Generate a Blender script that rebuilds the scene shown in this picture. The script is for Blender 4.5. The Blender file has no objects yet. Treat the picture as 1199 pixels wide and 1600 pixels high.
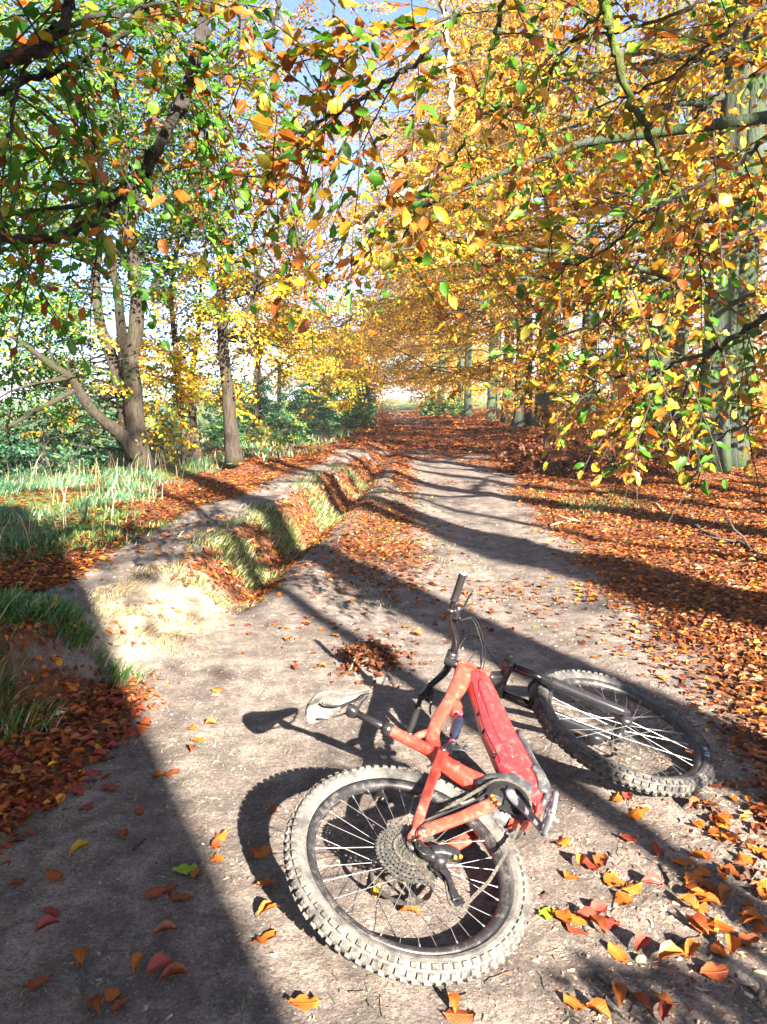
import bpy, math, random
import numpy as np
from mathutils import Matrix, Vector

random.seed(11)
rng = np.random.default_rng(11)
scene = bpy.context.scene
COL = scene.collection
R = math.radians

# ------------------------------------------------------------------ camera, sky, sun, exposure
F, HOR, CAMH = 1195.0, 621.9, 1.461          # focal length in photo pixels, horizon row, eye height
PITCH = math.atan((800 - HOR) / F)
cam = bpy.data.cameras.new('camera')
camo = bpy.data.objects.new('camera', cam)
COL.objects.link(camo)
camo.location = (0, 0, CAMH)
camo.rotation_euler = (math.pi / 2 - PITCH, 0, 0)
cam.sensor_fit = 'VERTICAL'
cam.sensor_height = 24.0
cam.lens = 24.0 * F / 1600
cam.clip_start = 0.05
cam.clip_end = 2000
scene.camera = camo

SUN_EL = R(25)
SHD = np.array([-0.45, 0.893])               # direction in which shadows fall on the ground
SHN = np.array([0.893, 0.45])
world = bpy.data.worlds.new('World')
scene.world = world
world.use_nodes = True
wn = world.node_tree
wn.nodes.clear()
wo = wn.nodes.new('ShaderNodeOutputWorld')
bg = wn.nodes.new('ShaderNodeBackground')
sky = wn.nodes.new('ShaderNodeTexSky')
sky.sky_type = 'NISHITA'
sky.sun_disc = False
sky.sun_elevation = SUN_EL
sky.sun_rotation = math.atan2(-SHD[0], -SHD[1])
sky.air_density = 0.5
sky.dust_density = 0.8
sky.ozone_density = 2.5
bg.inputs['Strength'].default_value = 0.05
wn.links.new(sky.outputs[0], bg.inputs[0])
wn.links.new(bg.outputs[0], wo.inputs[0])
sun = bpy.data.lights.new('sun', 'SUN')
sun.energy = 5.0
sun.angle = R(0.55)
sun.color = (1.0, 0.89, 0.74)
suno = bpy.data.objects.new('sun', sun)
COL.objects.link(suno)
suno.rotation_euler = Vector((SHD[0] * math.cos(SUN_EL), SHD[1] * math.cos(SUN_EL), -math.sin(SUN_EL))).to_track_quat('-Z', 'Y').to_euler()
suno.location = (10, -20, 15)

vs = scene.view_settings
vs.view_transform = 'Standard'
vs.look = 'None'
vs.gamma = 1.0
vs.exposure = 3.3
vs.use_curve_mapping = False
cy = scene.cycles
cy.max_bounces = 6
cy.diffuse_bounces = 1
cy.glossy_bounces = 2
cy.transmission_bounces = 4
cy.transparent_max_bounces = 4
cy.caustics_reflective = False
cy.caustics_refractive = False
cy.use_denoising = True

# ------------------------------------------------------------------ helpers
def smooth(a, b, x):
    t = np.clip((np.asarray(x, float) - a) / (b - a), 0, 1)
    return t * t * (3 - 2 * t)

def hash2(i, j, s):
    h = (i.astype(np.int64) * 374761393 + j.astype(np.int64) * 668265263 + s * 974634777) & 0x7fffffff
    h = ((h ^ (h >> 13)) * 1274126177) & 0x7fffffff
    return ((h ^ (h >> 16)) & 0xffff) / 65535.0

def vnoise(x, y, s=0):
    x = np.asarray(x, float); y = np.asarray(y, float)
    i = np.floor(x); j = np.floor(y); fx = x - i; fy = y - j
    fx = fx * fx * (3 - 2 * fx); fy = fy * fy * (3 - 2 * fy)
    a = hash2(i, j, s); b = hash2(i + 1, j, s); c = hash2(i, j + 1, s); d = hash2(i + 1, j + 1, s)
    return (a + (b - a) * fx + (c - a) * fy + (a - b - c + d) * fx * fy) * 2 - 1

def fbm(x, y, o=3, s=0):
    r = 0; a = 1
    for k in range(o):
        r = r + a * vnoise(np.asarray(x) * 2 ** k + 17.3 * k, np.asarray(y) * 2 ** k - 9.1 * k, s + k)
        a *= 0.5
    return r

def at(px, py, Y):
    """photo pixel -> point of the place at distance Y ahead of the camera"""
    cx, cyy = (px - 599.5) / F, (800 - py) / F
    c, s = math.cos(PITCH), math.sin(PITCH)
    d = np.array([cx, c + cyy * s, -s + cyy * c])
    return np.array([0, 0, CAMH]) + d * (Y / d[1])

def mesh_np(name, V, faces, mat=None, parent=None, smooth_sh=False, col=None, link=True):
    """V (n,3); faces: list of int arrays (m,k)"""
    me = bpy.data.meshes.new(name)
    V = np.asarray(V, np.float32)
    faces = [np.asarray(f, np.int32) for f in faces if len(f)]
    me.vertices.add(len(V))
    me.vertices.foreach_set('co', V.ravel())
    nl = sum(f.size for f in faces); nf = sum(len(f) for f in faces)
    me.loops.add(nl)
    me.polygons.add(nf)
    me.loops.foreach_set('vertex_index', np.concatenate([f.ravel() for f in faces]))
    tot = np.concatenate([np.full(len(f), f.shape[1], np.int32) for f in faces])
    st = np.zeros(nf, np.int32); st[1:] = np.cumsum(tot)[:-1]
    me.polygons.foreach_set('loop_start', st)
    me.polygons.foreach_set('use_smooth', np.full(nf, smooth_sh, bool))
    if col is not None:
        at_ = me.attributes.new('col', 'FLOAT_COLOR', 'POINT')
        c = np.ones((len(V), 4), np.float32); c[:, :col.shape[1]] = col
        at_.data.foreach_set('color', c.ravel())
    me.update(calc_edges=True)
    if mat is not None:
        me.materials.append(mat)
    if not link:
        return me
    o = bpy.data.objects.new(name, me)
    COL.objects.link(o)
    if parent is not None:
        o.parent = parent
    return o

def inst(name, me, parent=None, mw=None):
    o = bpy.data.objects.new(name, me)
    COL.objects.link(o)
    if parent is not None:
        o.parent = parent
    if mw is not None:
        o.matrix_basis = mw
    return o

def tag(o, label, cat, group=None, kind=None):
    if label: o['label'] = label
    if cat: o['category'] = cat
    if group: o['group'] = group
    if kind: o['kind'] = kind
    return o

def empty(name, loc=(0, 0, 0)):
    o = bpy.data.objects.new(name, None)
    COL.objects.link(o)
    o.location = loc
    o.empty_display_size = 0.1
    return o

class MB:
    """collects quads/tris"""
    def __init__(s):
        s.V = []; s.Q = []; s.T = []; s.n = 0
    def add(s, V, Q=None, T=None):
        V = np.asarray(V, float)
        if Q is not None and len(Q): s.Q.append(np.asarray(Q) + s.n)
        if T is not None and len(T): s.T.append(np.asarray(T) + s.n)
        s.V.append(V); s.n += len(V)
        return s
    def loft(s, P, ha, hb, n=10, pw=2.0, side=None, cap=True):
        """superelliptic sections along P; ha along normal, hb along side"""
        P = np.asarray(P, float); m = len(P)
        ha = np.broadcast_to(ha, m); hb = np.broadcast_to(hb, m)
        T = np.gradient(P, axis=0); T /= np.linalg.norm(T, axis=1)[:, None] + 1e-12
        if side is None:
            ref = np.array([0, 0, 1.0]) if abs(T[:, 2]).mean() < 0.8 else np.array([1.0, 0, 0])
            S = np.cross(T, ref)
        else:
            S = np.broadcast_to(np.asarray(side, float), T.shape)
            S = S - (S * T).sum(1)[:, None] * T
        S = S / (np.linalg.norm(S, axis=1)[:, None] + 1e-12)
        N = np.cross(S, T)
        a = np.linspace(0, 2 * np.pi, n, endpoint=False) + np.pi / n
        ca = np.sign(np.cos(a)) * np.abs(np.cos(a)) ** (2 / pw); sa = np.sign(np.sin(a)) * np.abs(np.sin(a)) ** (2 / pw)
        V = (P[:, None] + N[:, None] * (ha[:, None] * ca)[:, :, None] + S[:, None] * (hb[:, None] * sa)[:, :, None]).reshape(-1, 3)
        i = np.arange(m - 1)[:, None] * n; k = np.arange(n)[None]; k2 = (k + 1) % n
        Q = np.stack([i + k, i + k2, i + n + k2, i + n + k], -1).reshape(-1, 4)
        if cap:
            V = np.vstack([V, P[:1], P[-1:]]); kk = np.arange(n); k3 = (kk + 1) % n
            T1 = np.stack([np.full(n, m * n), k3, kk], 1); b = (m - 1) * n
            T2 = np.stack([np.full(n, m * n + 1), b + kk, b + k3], 1)
            s.add(V, Q, np.vstack([T1, T2]))
        else:
            s.add(V, Q)
        return s
    def tube(s, P, r, n=6, cap=True):
        return s.loft(P, r, r, n, cap=cap)
    def box(s, c, h, M=None):
        V = np.array([[x, y, z] for x in (-1, 1) for y in (-1, 1) for z in (-1, 1)], float) * np.asarray(h)
        if M is not None: V = V @ np.asarray(M).T
        return s.add(V + np.asarray(c), [[0, 1, 3, 2], [4, 6, 7, 5], [0, 4, 5, 1], [2, 3, 7, 6], [0, 2, 6, 4], [1, 5, 7, 3]])
    def disc(s, c, axis, r, h, n=20, r2=None):
        c = np.asarray(c, float); ax = np.asarray(axis, float); ax = ax / np.linalg.norm(ax)
        return s.loft([c - ax * h, c + ax * h], [r, r2 or r], [r, r2 or r], n)
    def build(s, name, mat, parent=None, sm=False, col=None):
        return mesh_np(name, np.vstack(s.V), s.Q + s.T, mat, parent, sm, col)
    def mesh(s, name, mat, sm=False):
        return mesh_np(name, np.vstack(s.V), s.Q + s.T, mat, None, sm, None, False)

def spline(P, k=6):
    P = np.asarray(P, float)
    A = np.vstack([2 * P[0] - P[1], P, 2 * P[-1] - P[-2]])
    out = []
    for i in range(1, len(A) - 2):
        for t in np.linspace(0, 1, k, endpoint=False):
            p0, p1, p2, p3 = A[i - 1], A[i], A[i + 1], A[i + 2]
            out.append(0.5 * (2 * p1 + (p2 - p0) * t + (2 * p0 - 5 * p1 + 4 * p2 - p3) * t * t + (3 * p1 - p0 - 3 * p2 + p3) * t ** 3))
    out.append(P[-1])
    return np.array(out)

# ------------------------------------------------------------------ materials
def nt(name):
    m = bpy.data.materials.new(name)
    m.use_nodes = True
    t = m.node_tree
    b = t.nodes['Principled BSDF']
    return m, t, b
def nd(t, ty, **kw):
    n = t.nodes.new(ty)
    for k, v in kw.items():
        if k in ('scale', 'detail', 'rough'):
            n.inputs[{'scale': 'Scale', 'detail': 'Detail', 'rough': 'Roughness'}[k]].default_value = v
        else:
            setattr(n, k, v)
    return n
def ramp(t, src, stops):
    r = t.nodes.new('ShaderNodeValToRGB')
    e = r.color_ramp.elements
    while len(e) < len(stops): e.new(0.5)
    for i, (p, c) in enumerate(stops):
        e[i].position = p
        e[i].color = (*c, 1) if not np.isscalar(c) else (c, c, c, 1)
    t.links.new(src, r.inputs[0])
    return r.outputs[0]
def mixc(t, fac, a, b, mode='MIX'):
    m = t.nodes.new('ShaderNodeMix'); m.data_type = 'RGBA'; m.blend_type = mode
    for v, s in ((fac, m.inputs[0]), (a, m.inputs[6]), (b, m.inputs[7])):
        if hasattr(v, 'is_output'): t.links.new(v, s)
        elif np.isscalar(v): s.default_value = v
        else: s.default_value = (*v, 1)
    return m.outputs[2]
def math_(t, op, a, b=None):
    m = t.nodes.new('ShaderNodeMath'); m.operation = op
    for v, s in ((a, m.inputs[0]), (b, m.inputs[1])):
        if v is None: continue
        if hasattr(v, 'is_output'): t.links.new(v, s)
        else: s.default_value = v
    return m.outputs[0]
def bump(t, b, h, strength=0.4, dist=0.01):
    n = t.nodes.new('ShaderNodeBump')
    n.inputs['Strength'].default_value = strength; n.inputs['Distance'].default_value = dist
    t.links.new(h, n.inputs['Height']); t.links.new(n.outputs[0], b.inputs['Normal'])

def dusty(name, base, dust, amount=0.4, scale=30, rough=0.45, spec=0.5, metal=0.0, fine=260, dustrough=0.9, coat=0.0):
    """paint / rubber / metal under an uneven film of dried mud"""
    m, t, b = nt(name)
    tc = nd(t, 'ShaderNodeTexCoord')
    n1 = nd(t, 'ShaderNodeTexNoise', scale=scale, detail=5, rough=0.65); t.links.new(tc.outputs['Object'], n1.inputs[0])
    n2 = nd(t, 'ShaderNodeTexNoise', scale=fine, detail=3); t.links.new(tc.outputs['Object'], n2.inputs[0])
    s = math_(t, 'ADD', math_(t, 'MULTIPLY', n1.outputs[0], 0.65), math_(t, 'MULTIPLY', n2.outputs[0], 0.35))
    f = ramp(t, s, [(0.62 - 0.35 * amount, 0.0), (0.80 - 0.35 * amount, 1.0)])
    f = math_(t, 'MULTIPLY', f, min(1, 0.35 + amount))
    t.links.new(mixc(t, f, base, dust), b.inputs['Base Color'])
    mr = t.nodes.new('ShaderNodeMapRange'); t.links.new(f, mr.inputs[0]); mr.inputs[3].default_value = rough; mr.inputs[4].default_value = dustrough
    t.links.new(mr.outputs[0], b.inputs['Roughness'])
    b.inputs['Metallic'].default_value = metal
    b.inputs['Specular IOR Level'].default_value = spec
    bump(t, b, s, 0.35, 0.002)
    b.inputs['Coat Weight'].default_value = coat; b.inputs['Coat Roughness'].default_value = .12
    return m

def plain(name, c, rough=0.5, metal=0.0, spec=0.5, nz=0.15, scale=60):
    m, t, b = nt(name)
    tc = nd(t, 'ShaderNodeTexCoord')
    n1 = nd(t, 'ShaderNodeTexNoise', scale=scale, detail=4); t.links.new(tc.outputs['Object'], n1.inputs[0])
    c = np.array(c)
    t.links.new(ramp(t, n1.outputs[0], [(0.3, tuple(c * (1 - nz))), (0.7, tuple(np.clip(c * (1 + nz), 0, 1)))]), b.inputs['Base Color'])
    b.inputs['Roughness'].default_value = rough; b.inputs['Metallic'].default_value = metal; b.inputs['Specular IOR Level'].default_value = spec
    return m

def leaf_attr_mat(name, transl=0.45, gloss=0.025, rough=0.5):
    """thin leaves; each leaf carries its own colour"""
    m, t, b = nt(name)
    t.nodes.remove(b)
    out = t.nodes['Material Output']
    a = nd(t, 'ShaderNodeAttribute', attribute_name='col')
    d = nd(t, 'ShaderNodeBsdfDiffuse'); tr = nd(t, 'ShaderNodeBsdfTranslucent'); g = nd(t, 'ShaderNodeBsdfGlossy')
    g.inputs['Roughness'].default_value = rough
    m1 = nd(t, 'ShaderNodeMixShader'); m1.inputs[0].default_value = transl
    m2 = nd(t, 'ShaderNodeMixShader'); m2.inputs[0].default_value = gloss
    t.links.new(a.outputs['Color'], d.inputs[0])
    sat = nd(t, 'ShaderNodeHueSaturation'); sat.inputs['Saturation'].default_value = 1.12; sat.inputs['Value'].default_value = 1.15
    t.links.new(a.outputs['Color'], sat.inputs['Color']); t.links.new(sat.outputs[0], tr.inputs[0])
    t.links.new(d.outputs[0], m1.inputs[1]); t.links.new(tr.outputs[0], m1.inputs[2])
    t.links.new(m1.outputs[0], m2.inputs[1]); t.links.new(g.outputs[0], m2.inputs[2])
    t.links.new(m2.outputs[0], out.inputs[0])
    return m

def leaf_obj_mat(name, c1, c2, edge, transl=0.4):
    """a near leaf: side veins, blotches, browned rim; object coordinates run along the midrib"""
    m, t, b = nt(name)
    t.nodes.remove(b)
    out = t.nodes['Material Output']
    oi = nd(t, 'ShaderNodeObjectInfo'); tc = nd(t, 'ShaderNodeTexCoord')
    sp = nd(t, 'ShaderNodeSeparateXYZ'); t.links.new(tc.outputs['Object'], sp.inputs[0])
    ay = math_(t, 'ABSOLUTE', sp.outputs[1])
    vein = math_(t, 'SINE', math_(t, 'MULTIPLY', math_(t, 'SUBTRACT', sp.outputs[0], math_(t, 'MULTIPLY', ay, 0.9)), 55.0))
    vein = ramp(t, vein, [(0.80, 0.0), (1.0, 1.0)])
    mid = ramp(t, ay, [(0.010, 1.0), (0.03, 0.0)])
    vv = math_(t, 'MAXIMUM', vein, mid)
    no = nd(t, 'ShaderNodeTexNoise', scale=4.5, detail=4)
    vm = nd(t, 'ShaderNodeVectorMath'); vm.operation = 'ADD'
    t.links.new(tc.outputs['Object'], vm.inputs[0]); t.links.new(oi.outputs['Location'], vm.inputs[1]); t.links.new(vm.outputs[0], no.inputs[0])
    col = mixc(t, oi.outputs['Random'], c1, c2)
    f = ramp(t, math_(t, 'ADD', no.outputs[0], math_(t, 'MULTIPLY', ay, 0.55)), [(0.62, 0.0), (0.86, 1.0)])
    col = mixc(t, f, col, edge)
    col = mixc(t, math_(t, 'MULTIPLY', vv, 0.35), col, tuple(np.clip(np.array(c1) * 1.6 + 0.02, 0, 1)))
    hs = nd(t, 'ShaderNodeHueSaturation'); t.links.new(col, hs.inputs['Color'])
    t.links.new(math_(t, 'ADD', math_(t, 'MULTIPLY', oi.outputs['Random'], 0.5), 0.75), hs.inputs['Value'])
    d = nd(t, 'ShaderNodeBsdfDiffuse'); tr = nd(t, 'ShaderNodeBsdfTranslucent'); g = nd(t, 'ShaderNodeBsdfGlossy')
    g.inputs['Roughness'].default_value = 0.4
    t.links.new(hs.outputs[0], d.inputs[0]); t.links.new(hs.outputs[0], tr.inputs[0])
    m1 = nd(t, 'ShaderNodeMixShader'); m1.inputs[0].default_value = transl
    m2 = nd(t, 'ShaderNodeMixShader'); m2.inputs[0].default_value = 0.03
    t.links.new(d.outputs[0], m1.inputs[1]); t.links.new(tr.outputs[0], m1.inputs[2])
    t.links.new(m1.outputs[0], m2.inputs[1]); t.links.new(g.outputs[0], m2.inputs[2]); t.links.new(m2.outputs[0], out.inputs[0])
    bn = nd(t, 'ShaderNodeBump'); bn.inputs['Strength'].default_value = 0.5; bn.inputs['Distance'].default_value = 0.004
    t.links.new(vv, bn.inputs['Height'])
    for s_ in (d, tr, g): t.links.new(bn.outputs[0], s_.inputs['Normal'])
    return m

def bark(name, c1, c2, moss, mossamt=0.3, scale=6, stretch=6):
    m, t, b = nt(name)
    tc = nd(t, 'ShaderNodeTexCoord'); mp = nd(t, 'ShaderNodeMapping'); mp.inputs['Scale'].default_value = (stretch, stretch, 1)
    t.links.new(tc.outputs['Object'], mp.inputs[0])
    n1 = nd(t, 'ShaderNodeTexNoise', scale=scale, detail=6, rough=0.7); t.links.new(mp.outputs[0], n1.inputs[0])
    n2 = nd(t, 'ShaderNodeTexNoise', scale=1.6, detail=5, rough=0.7); t.links.new(tc.outputs['Object'], n2.inputs[0])
    c = ramp(t, n1.outputs[0], [(0.3, c1), (0.7, c2)])
    f = ramp(t, n2.outputs[0], [(0.62 - 0.3 * mossamt, 0.0), (0.75 - 0.3 * mossamt, 1.0)])
    t.links.new(mixc(t, math_(t, 'MULTIPLY', f, 0.75), c, moss), b.inputs['Base Color'])
    b.inputs['Roughness'].default_value = 0.9; b.inputs['Specular IOR Level'].default_value = 0.2
    bump(t, b, n1.outputs[0], 1.0, 0.05)
    return m

M_LEAF = leaf_attr_mat('autumn_leaves')
M_LITTER = leaf_attr_mat('fallen_leaf_litter', 0.15, 0.03, 0.5)
M_GRASS = leaf_attr_mat('grass_blades', 0.35, 0.05, 0.5)
M_BEECH = bark('beech_bark', (0.022, 0.028, 0.027), (0.070, 0.080, 0.072), (0.032, 0.060, 0.014), 0.7)
M_OAK = bark('rough_bark', (0.014, 0.012, 0.010), (0.070, 0.056, 0.042), (0.035, 0.045, 0.012), 0.35, 5, 7)
M_TWIG = bark('twig_bark', (0.03, 0.025, 0.02), (0.09, 0.075, 0.06), (0.06, 0.07, 0.025), 0.2, 20, 1)
M_BOUGH = bark('dark_bough_bark', (0.02, 0.018, 0.018), (0.07, 0.062, 0.055), (0.09, 0.13, 0.02), 0.15, 25, 1)
M_MOSSY = bark('mossy_bough_bark', (0.03, 0.03, 0.015), (0.10, 0.10, 0.05), (0.085, 0.15, 0.012), 0.7, 25, 1)
M_PALE = bark('pale_dead_wood_painted_sun', (0.30, 0.25, 0.17), (0.52, 0.45, 0.33), (0.2, 0.2, 0.14), 0.1, 20, 1)  # dead wood, made paler to paint sunlight onto the overhanging bough
M_DEADWOOD = bark('grey_dead_wood', (0.09, 0.072, 0.055), (0.22, 0.18, 0.14), (0.1, 0.1, 0.05), 0.2, 20, 1)

# ------------------------------------------------------------------ the lie of the land
def edge_x(Y):
    return np.interp(Y, [-60, 0, 2.0, 2.6, 3.2, 3.6, 4, 5.5, 7, 9, 12.4, 16, 22, 30, 60, 200],
                     [-4, -3.2, -2.6, -2.2, -1.8, -1.58, -1.5, -1.35, -1.25, -1.0, -.68, -.42, 0.0, .25, -.3, -.5])
def trail_x(Y):
    return np.interp(Y, [3, 5.2, 7, 9.3, 14.4, 23, 48], [-2.1, -1.8, -1.8, -1.4, -.85, -.45, 0])
def right_x(Y):
    return np.interp(Y, [0, 2, 3, 5.8, 10, 15, 22, 60], [1.5, 1.5, 1.5, 1.55, 1.9, 2.3, 2.5, 2.5])
def terrace(X, Y):
    w = np.interp(Y, [0, 3.3, 3.9, 4.3, 5.0, 5.5, 7, 14, 30], [.2, .2, .3, 1.1, 1.2, .6, .5, .6, 1.2])
    wob = 0.07 * fbm(np.asarray(X) * 1.7, np.asarray(Y) * 1.7, 2, 5)
    return smooth(-0.5, 0.5, (edge_x(Y) + wob - X) / w)
def height(X, Y, fine=True):
    X = np.asarray(X, float); Y = np.asarray(Y, float)
    hT = np.interp(Y, [-5, 3, 3.8, 4.4, 5.2, 6.2, 9, 14, 22, 32], [.42, .42, .36, .22, .19, .25, .28, .26, .17, .03])
    t = terrace(X, Y)
    z = t * hT
    e = edge_x(Y)
    g = np.interp(Y, [4.7, 5.6, 8, 13, 18, 26], [0, .13, .17, .14, .07, 0])
    z = z - g * np.exp(-((X - e - .25) / .19) ** 2)
    z = z + np.interp(Y, [4.5, 6, 13, 20], [0, .05, .05, 0]) * np.exp(-((X - e - .68) / .22) ** 2)
    z = z - np.interp(Y, [3.5, 6, 40], [0, .04, .04]) * np.exp(-((X - .95) / .4) ** 2)
    z = z + np.interp(Y, [5, 7, 14, 20], [0, .04, .04, 0]) * np.exp(-((X - .15) / .35) ** 2)
    z = z + .14 * smooth(0, 2.2, X - right_x(Y)) + .25 * smooth(3, 12, X - right_x(Y))
    z = z - .5 * smooth(-4.5, -9, X)
    lit = smooth(0, .6, X - right_x(Y)) + t
    near = smooth(5.5, 9, np.hypot(X - .4, Y - 2.6) * 2.0)
    amp = .006 + .014 * near + .03 * lit
    z = z + amp * fbm(X * 1.1, Y * 1.1, 3, 1)
    if fine:
        z = z + (.0035 + .006 * lit) * fbm(X * 9, Y * 9, 3, 2) + .007 * (1 - np.clip(lit, 0, 1)) * fbm(X * 5, Y * .55, 2, 12)
        # broken face of the bank
        z = z + 0.045 * (4 * t * (1 - t)) * fbm(X * 6, Y * 6, 3, 8)
    return z
def litter(X, Y):
    """how thickly fallen leaves lie"""
    X = np.asarray(X, float); Y = np.asarray(Y, float)
    t = terrace(X, Y); e = edge_x(Y)
    n = fbm(X * 0.9, Y * 0.9, 3, 20)
    d = smooth(-.35, .55, X - right_x(Y) + .35 * n)
    tr = np.exp(-((X - trail_x(Y)) / .36) ** 4) * (Y > 4.0)
    d = np.maximum(d, smooth(.35, .9, t + .3 * n) * (.75 + .3 * n) * (1 - np.clip(tr * 1.3, 0, 1)))
    d = np.maximum(d, np.exp(-((X - e - .16) / .36) ** 4) * smooth(4.9, 5.9, Y) * smooth(-.75, .1, n + .35))
    d = np.maximum(d, 1.2 * smooth(-.95, -1.35, X + .12 * n) * (1 - t) * smooth(1.2, 2.0, Y) * smooth(4.0, 3.5, Y))
    d = np.maximum(d, (.5 + .3 * n) * np.exp(-((X - .0) / .55) ** 4) * smooth(5.0, 6.5, Y) * smooth(12, 9, Y))
    d = np.maximum(d, .22 * smooth(-.2, .6, n) * smooth(4.0, 6, Y) )
    d = np.maximum(d, smooth(15, 22, Y + 3 * n) * (.85 - .5 * smooth(36, 48, Y)))
    d = np.maximum(d, smooth(9, 14, Y) * np.exp(-((X - .35) / .28) ** 2) * .8)
    d = d * (1 - .8 * smooth(4.1, 4.5, Y) * smooth(5.6, 5.2, Y) * smooth(-2.2, -1.9, X) * smooth(-.9, -1.2, X))
    d = d * (1 - .2 * smooth(-1.4, -1.6, X) * smooth(2.8, 3.1, Y) * smooth(4.6, 4.2, Y) * (t > .5))
    return np.clip(d, 0, 1)
def grassy(X, Y):
    X = np.asarray(X, float); Y = np.asarray(Y, float)
    n = fbm(X * .8, Y * .8, 2, 31)
    a = smooth(-2.5, -3.3, X + .35 * n) * smooth(5.2, 7.0, Y + .5 * n) * smooth(-9, -6, X)
    b = np.maximum(smooth(-8, -10, X), smooth(85, 105, Y))
    return np.clip(np.maximum(a, b), 0, 1)

def axis_pts(lo, hi, a, b, step, grow):
    pts = list(np.arange(a, b, step))
    s = step; x = pts[-1]
    while x < hi:
        s *= grow; x += s; pts.append(x)
    s = step; x = pts[0]; left = []
    while x > lo:
        s *= grow; x -= s; left.append(x)
    return np.array(left[::-1] + pts)
gx = axis_pts(-420, 420, -3.0, 3.0, .036, 1.10)
gy = [-60.0, -40, -28, -20, -14, -10, -7, -5, -3.5, -2.5, -1.6, -.9, -.3, .2, .6, .9]
yy = 1.1
while yy < 900:
    gy.append(yy); yy += max(.028, yy * .0105)
gy = np.array(gy)
GX, GY = np.meshgrid(gx, gy)
GZ = height(GX, GY)
V = np.stack([GX, GY, GZ], -1).reshape(-1, 3)
ni, nj = GX.shape
ii = (np.arange(ni - 1)[:, None] * nj + np.arange(nj - 1)[None]).ravel()
Q = np.stack([ii, ii + 1, ii + nj + 1, ii + nj], 1)
lit_ = litter(GX, GY).ravel(); gr_ = grassy(GX, GY).ravel(); te_ = terrace(GX, GY).ravel()
sandy = (4 * te_ * (1 - te_)).ravel() * (.25 + .75 * smooth(3.8, 4.2, GY) * smooth(6.0, 5.4, GY)).ravel()
gcol = np.stack([lit_, gr_, sandy], 1)

m, t, b = nt('woodland_soil'); M_SOIL = m
a = nd(t, 'ShaderNodeAttribute', attribute_name='col'); sp = nd(t, 'ShaderNodeSeparateColor'); t.links.new(a.outputs['Color'], sp.inputs[0])
tc = nd(t, 'ShaderNodeTexCoord')
def gn(scale, detail=4, rough=.6):
    n = nd(t, 'ShaderNodeTexNoise', scale=scale, detail=detail, rough=rough); t.links.new(tc.outputs['Object'], n.inputs[0]); return n.outputs[0]
n1 = gn(1.3, 5); n2 = gn(14, 6, .7); n3 = gn(110, 4, .7)
vo = nd(t, 'ShaderNodeTexVoronoi', scale=150); t.links.new(tc.outputs['Object'], vo.inputs[0])
vo2 = nd(t, 'ShaderNodeTexVoronoi', scale=55); t.links.new(tc.outputs['Object'], vo2.inputs[0])
dirt = ramp(t, n2, [(.28, (.080, .066, .060)), (.5, (.182, .150, .134)), (.74, (.28, .238, .21))])
dirt = mixc(t, ramp(t, n1, [(.40, 0.0), (.65, .6)]), dirt, (.29, .24, .208))
n5 = gn(5.5, 6, .75)
mpr = nd(t, 'ShaderNodeMapping'); mpr.inputs['Scale'].default_value = (2.6, .3, 1); t.links.new(tc.outputs['Object'], mpr.inputs[0])
n6 = nd(t, 'ShaderNodeTexNoise', scale=1.6, detail=5, rough=.6); t.links.new(mpr.outputs[0], n6.inputs[0])
dirt = mixc(t, ramp(t, n6.outputs[0], [(.50, 0.0), (.62, .55)]), dirt, (.28, .235, .205))
dirt = mixc(t, ramp(t, n6.outputs[0], [(.34, .6), (.46, 0.0)]), dirt, (.10, .082, .072))
dirt = mixc(t, ramp(t, n5, [(.42, .8), (.60, 0.0)]), dirt, (.075, .064, .059))
dirt = mixc(t, ramp(t, n3, [(.35, .75), (.55, 0.0)]), dirt, (.05, .042, .038))
sepv = nd(t, 'ShaderNodeSeparateColor'); t.links.new(vo.outputs['Color'], sepv.inputs[0])
dirt = mixc(t, ramp(t, sepv.outputs[0], [(.93, 0.0), (.98, .4)]), dirt, (.28, .24, .21))
soil = ramp(t, n2, [(.35, (.06, .025, .013)), (.65, (.15, .06, .025))])
far_leaf = ramp(t, vo2.outputs['Color'], [(.2, (.06, .026, .016)), (.6, (.13, .056, .028)), (.9, (.21, .10, .045))])
soil = mixc(t, .6, soil, far_leaf)
lf = math_(t, 'ADD', sp.outputs[0], math_(t, 'MULTIPLY', math_(t, 'SUBTRACT', n2, .5), .9))
base = mixc(t, ramp(t, lf, [(.38, 0.0), (.62, 1.0)]), dirt, soil)
straw = ramp(t, n2, [(.35, (.24, .19, .135)), (.65, (.40, .335, .25))])
base = mixc(t, ramp(t, sp.outputs[2], [(.3, 0.0), (.8, .75)]), base, straw)
gcolr = ramp(t, n2, [(.35, (.04, .075, .022)), (.65, (.11, .16, .05))])
base = mixc(t, ramp(t, math_(t, 'ADD', sp.outputs[1], math_(t, 'MULTIPLY', math_(t, 'SUBTRACT', n2, .5), .6)), [(.3, 0.0), (.6, 1.0)]), base, gcolr)
t.links.new(base, b.inputs['Base Color']); b.inputs['Roughness'].default_value = .95; b.inputs['Specular IOR Level'].default_value = .15
n4 = gn(42, 6, .75)
hh = math_(t, 'ADD', math_(t, 'MULTIPLY', n3, .22), math_(t, 'ADD', math_(t, 'MULTIPLY', n4, .7), math_(t, 'MULTIPLY', n2, .9)))
bump(t, b, hh, .9, .012)
g = mesh_np('ground', V, [Q], M_SOIL, None, True, gcol)
tag(g, 'dirt track with an eroded gully, bank and leaf covered verges', 'ground', None, 'structure')

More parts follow.
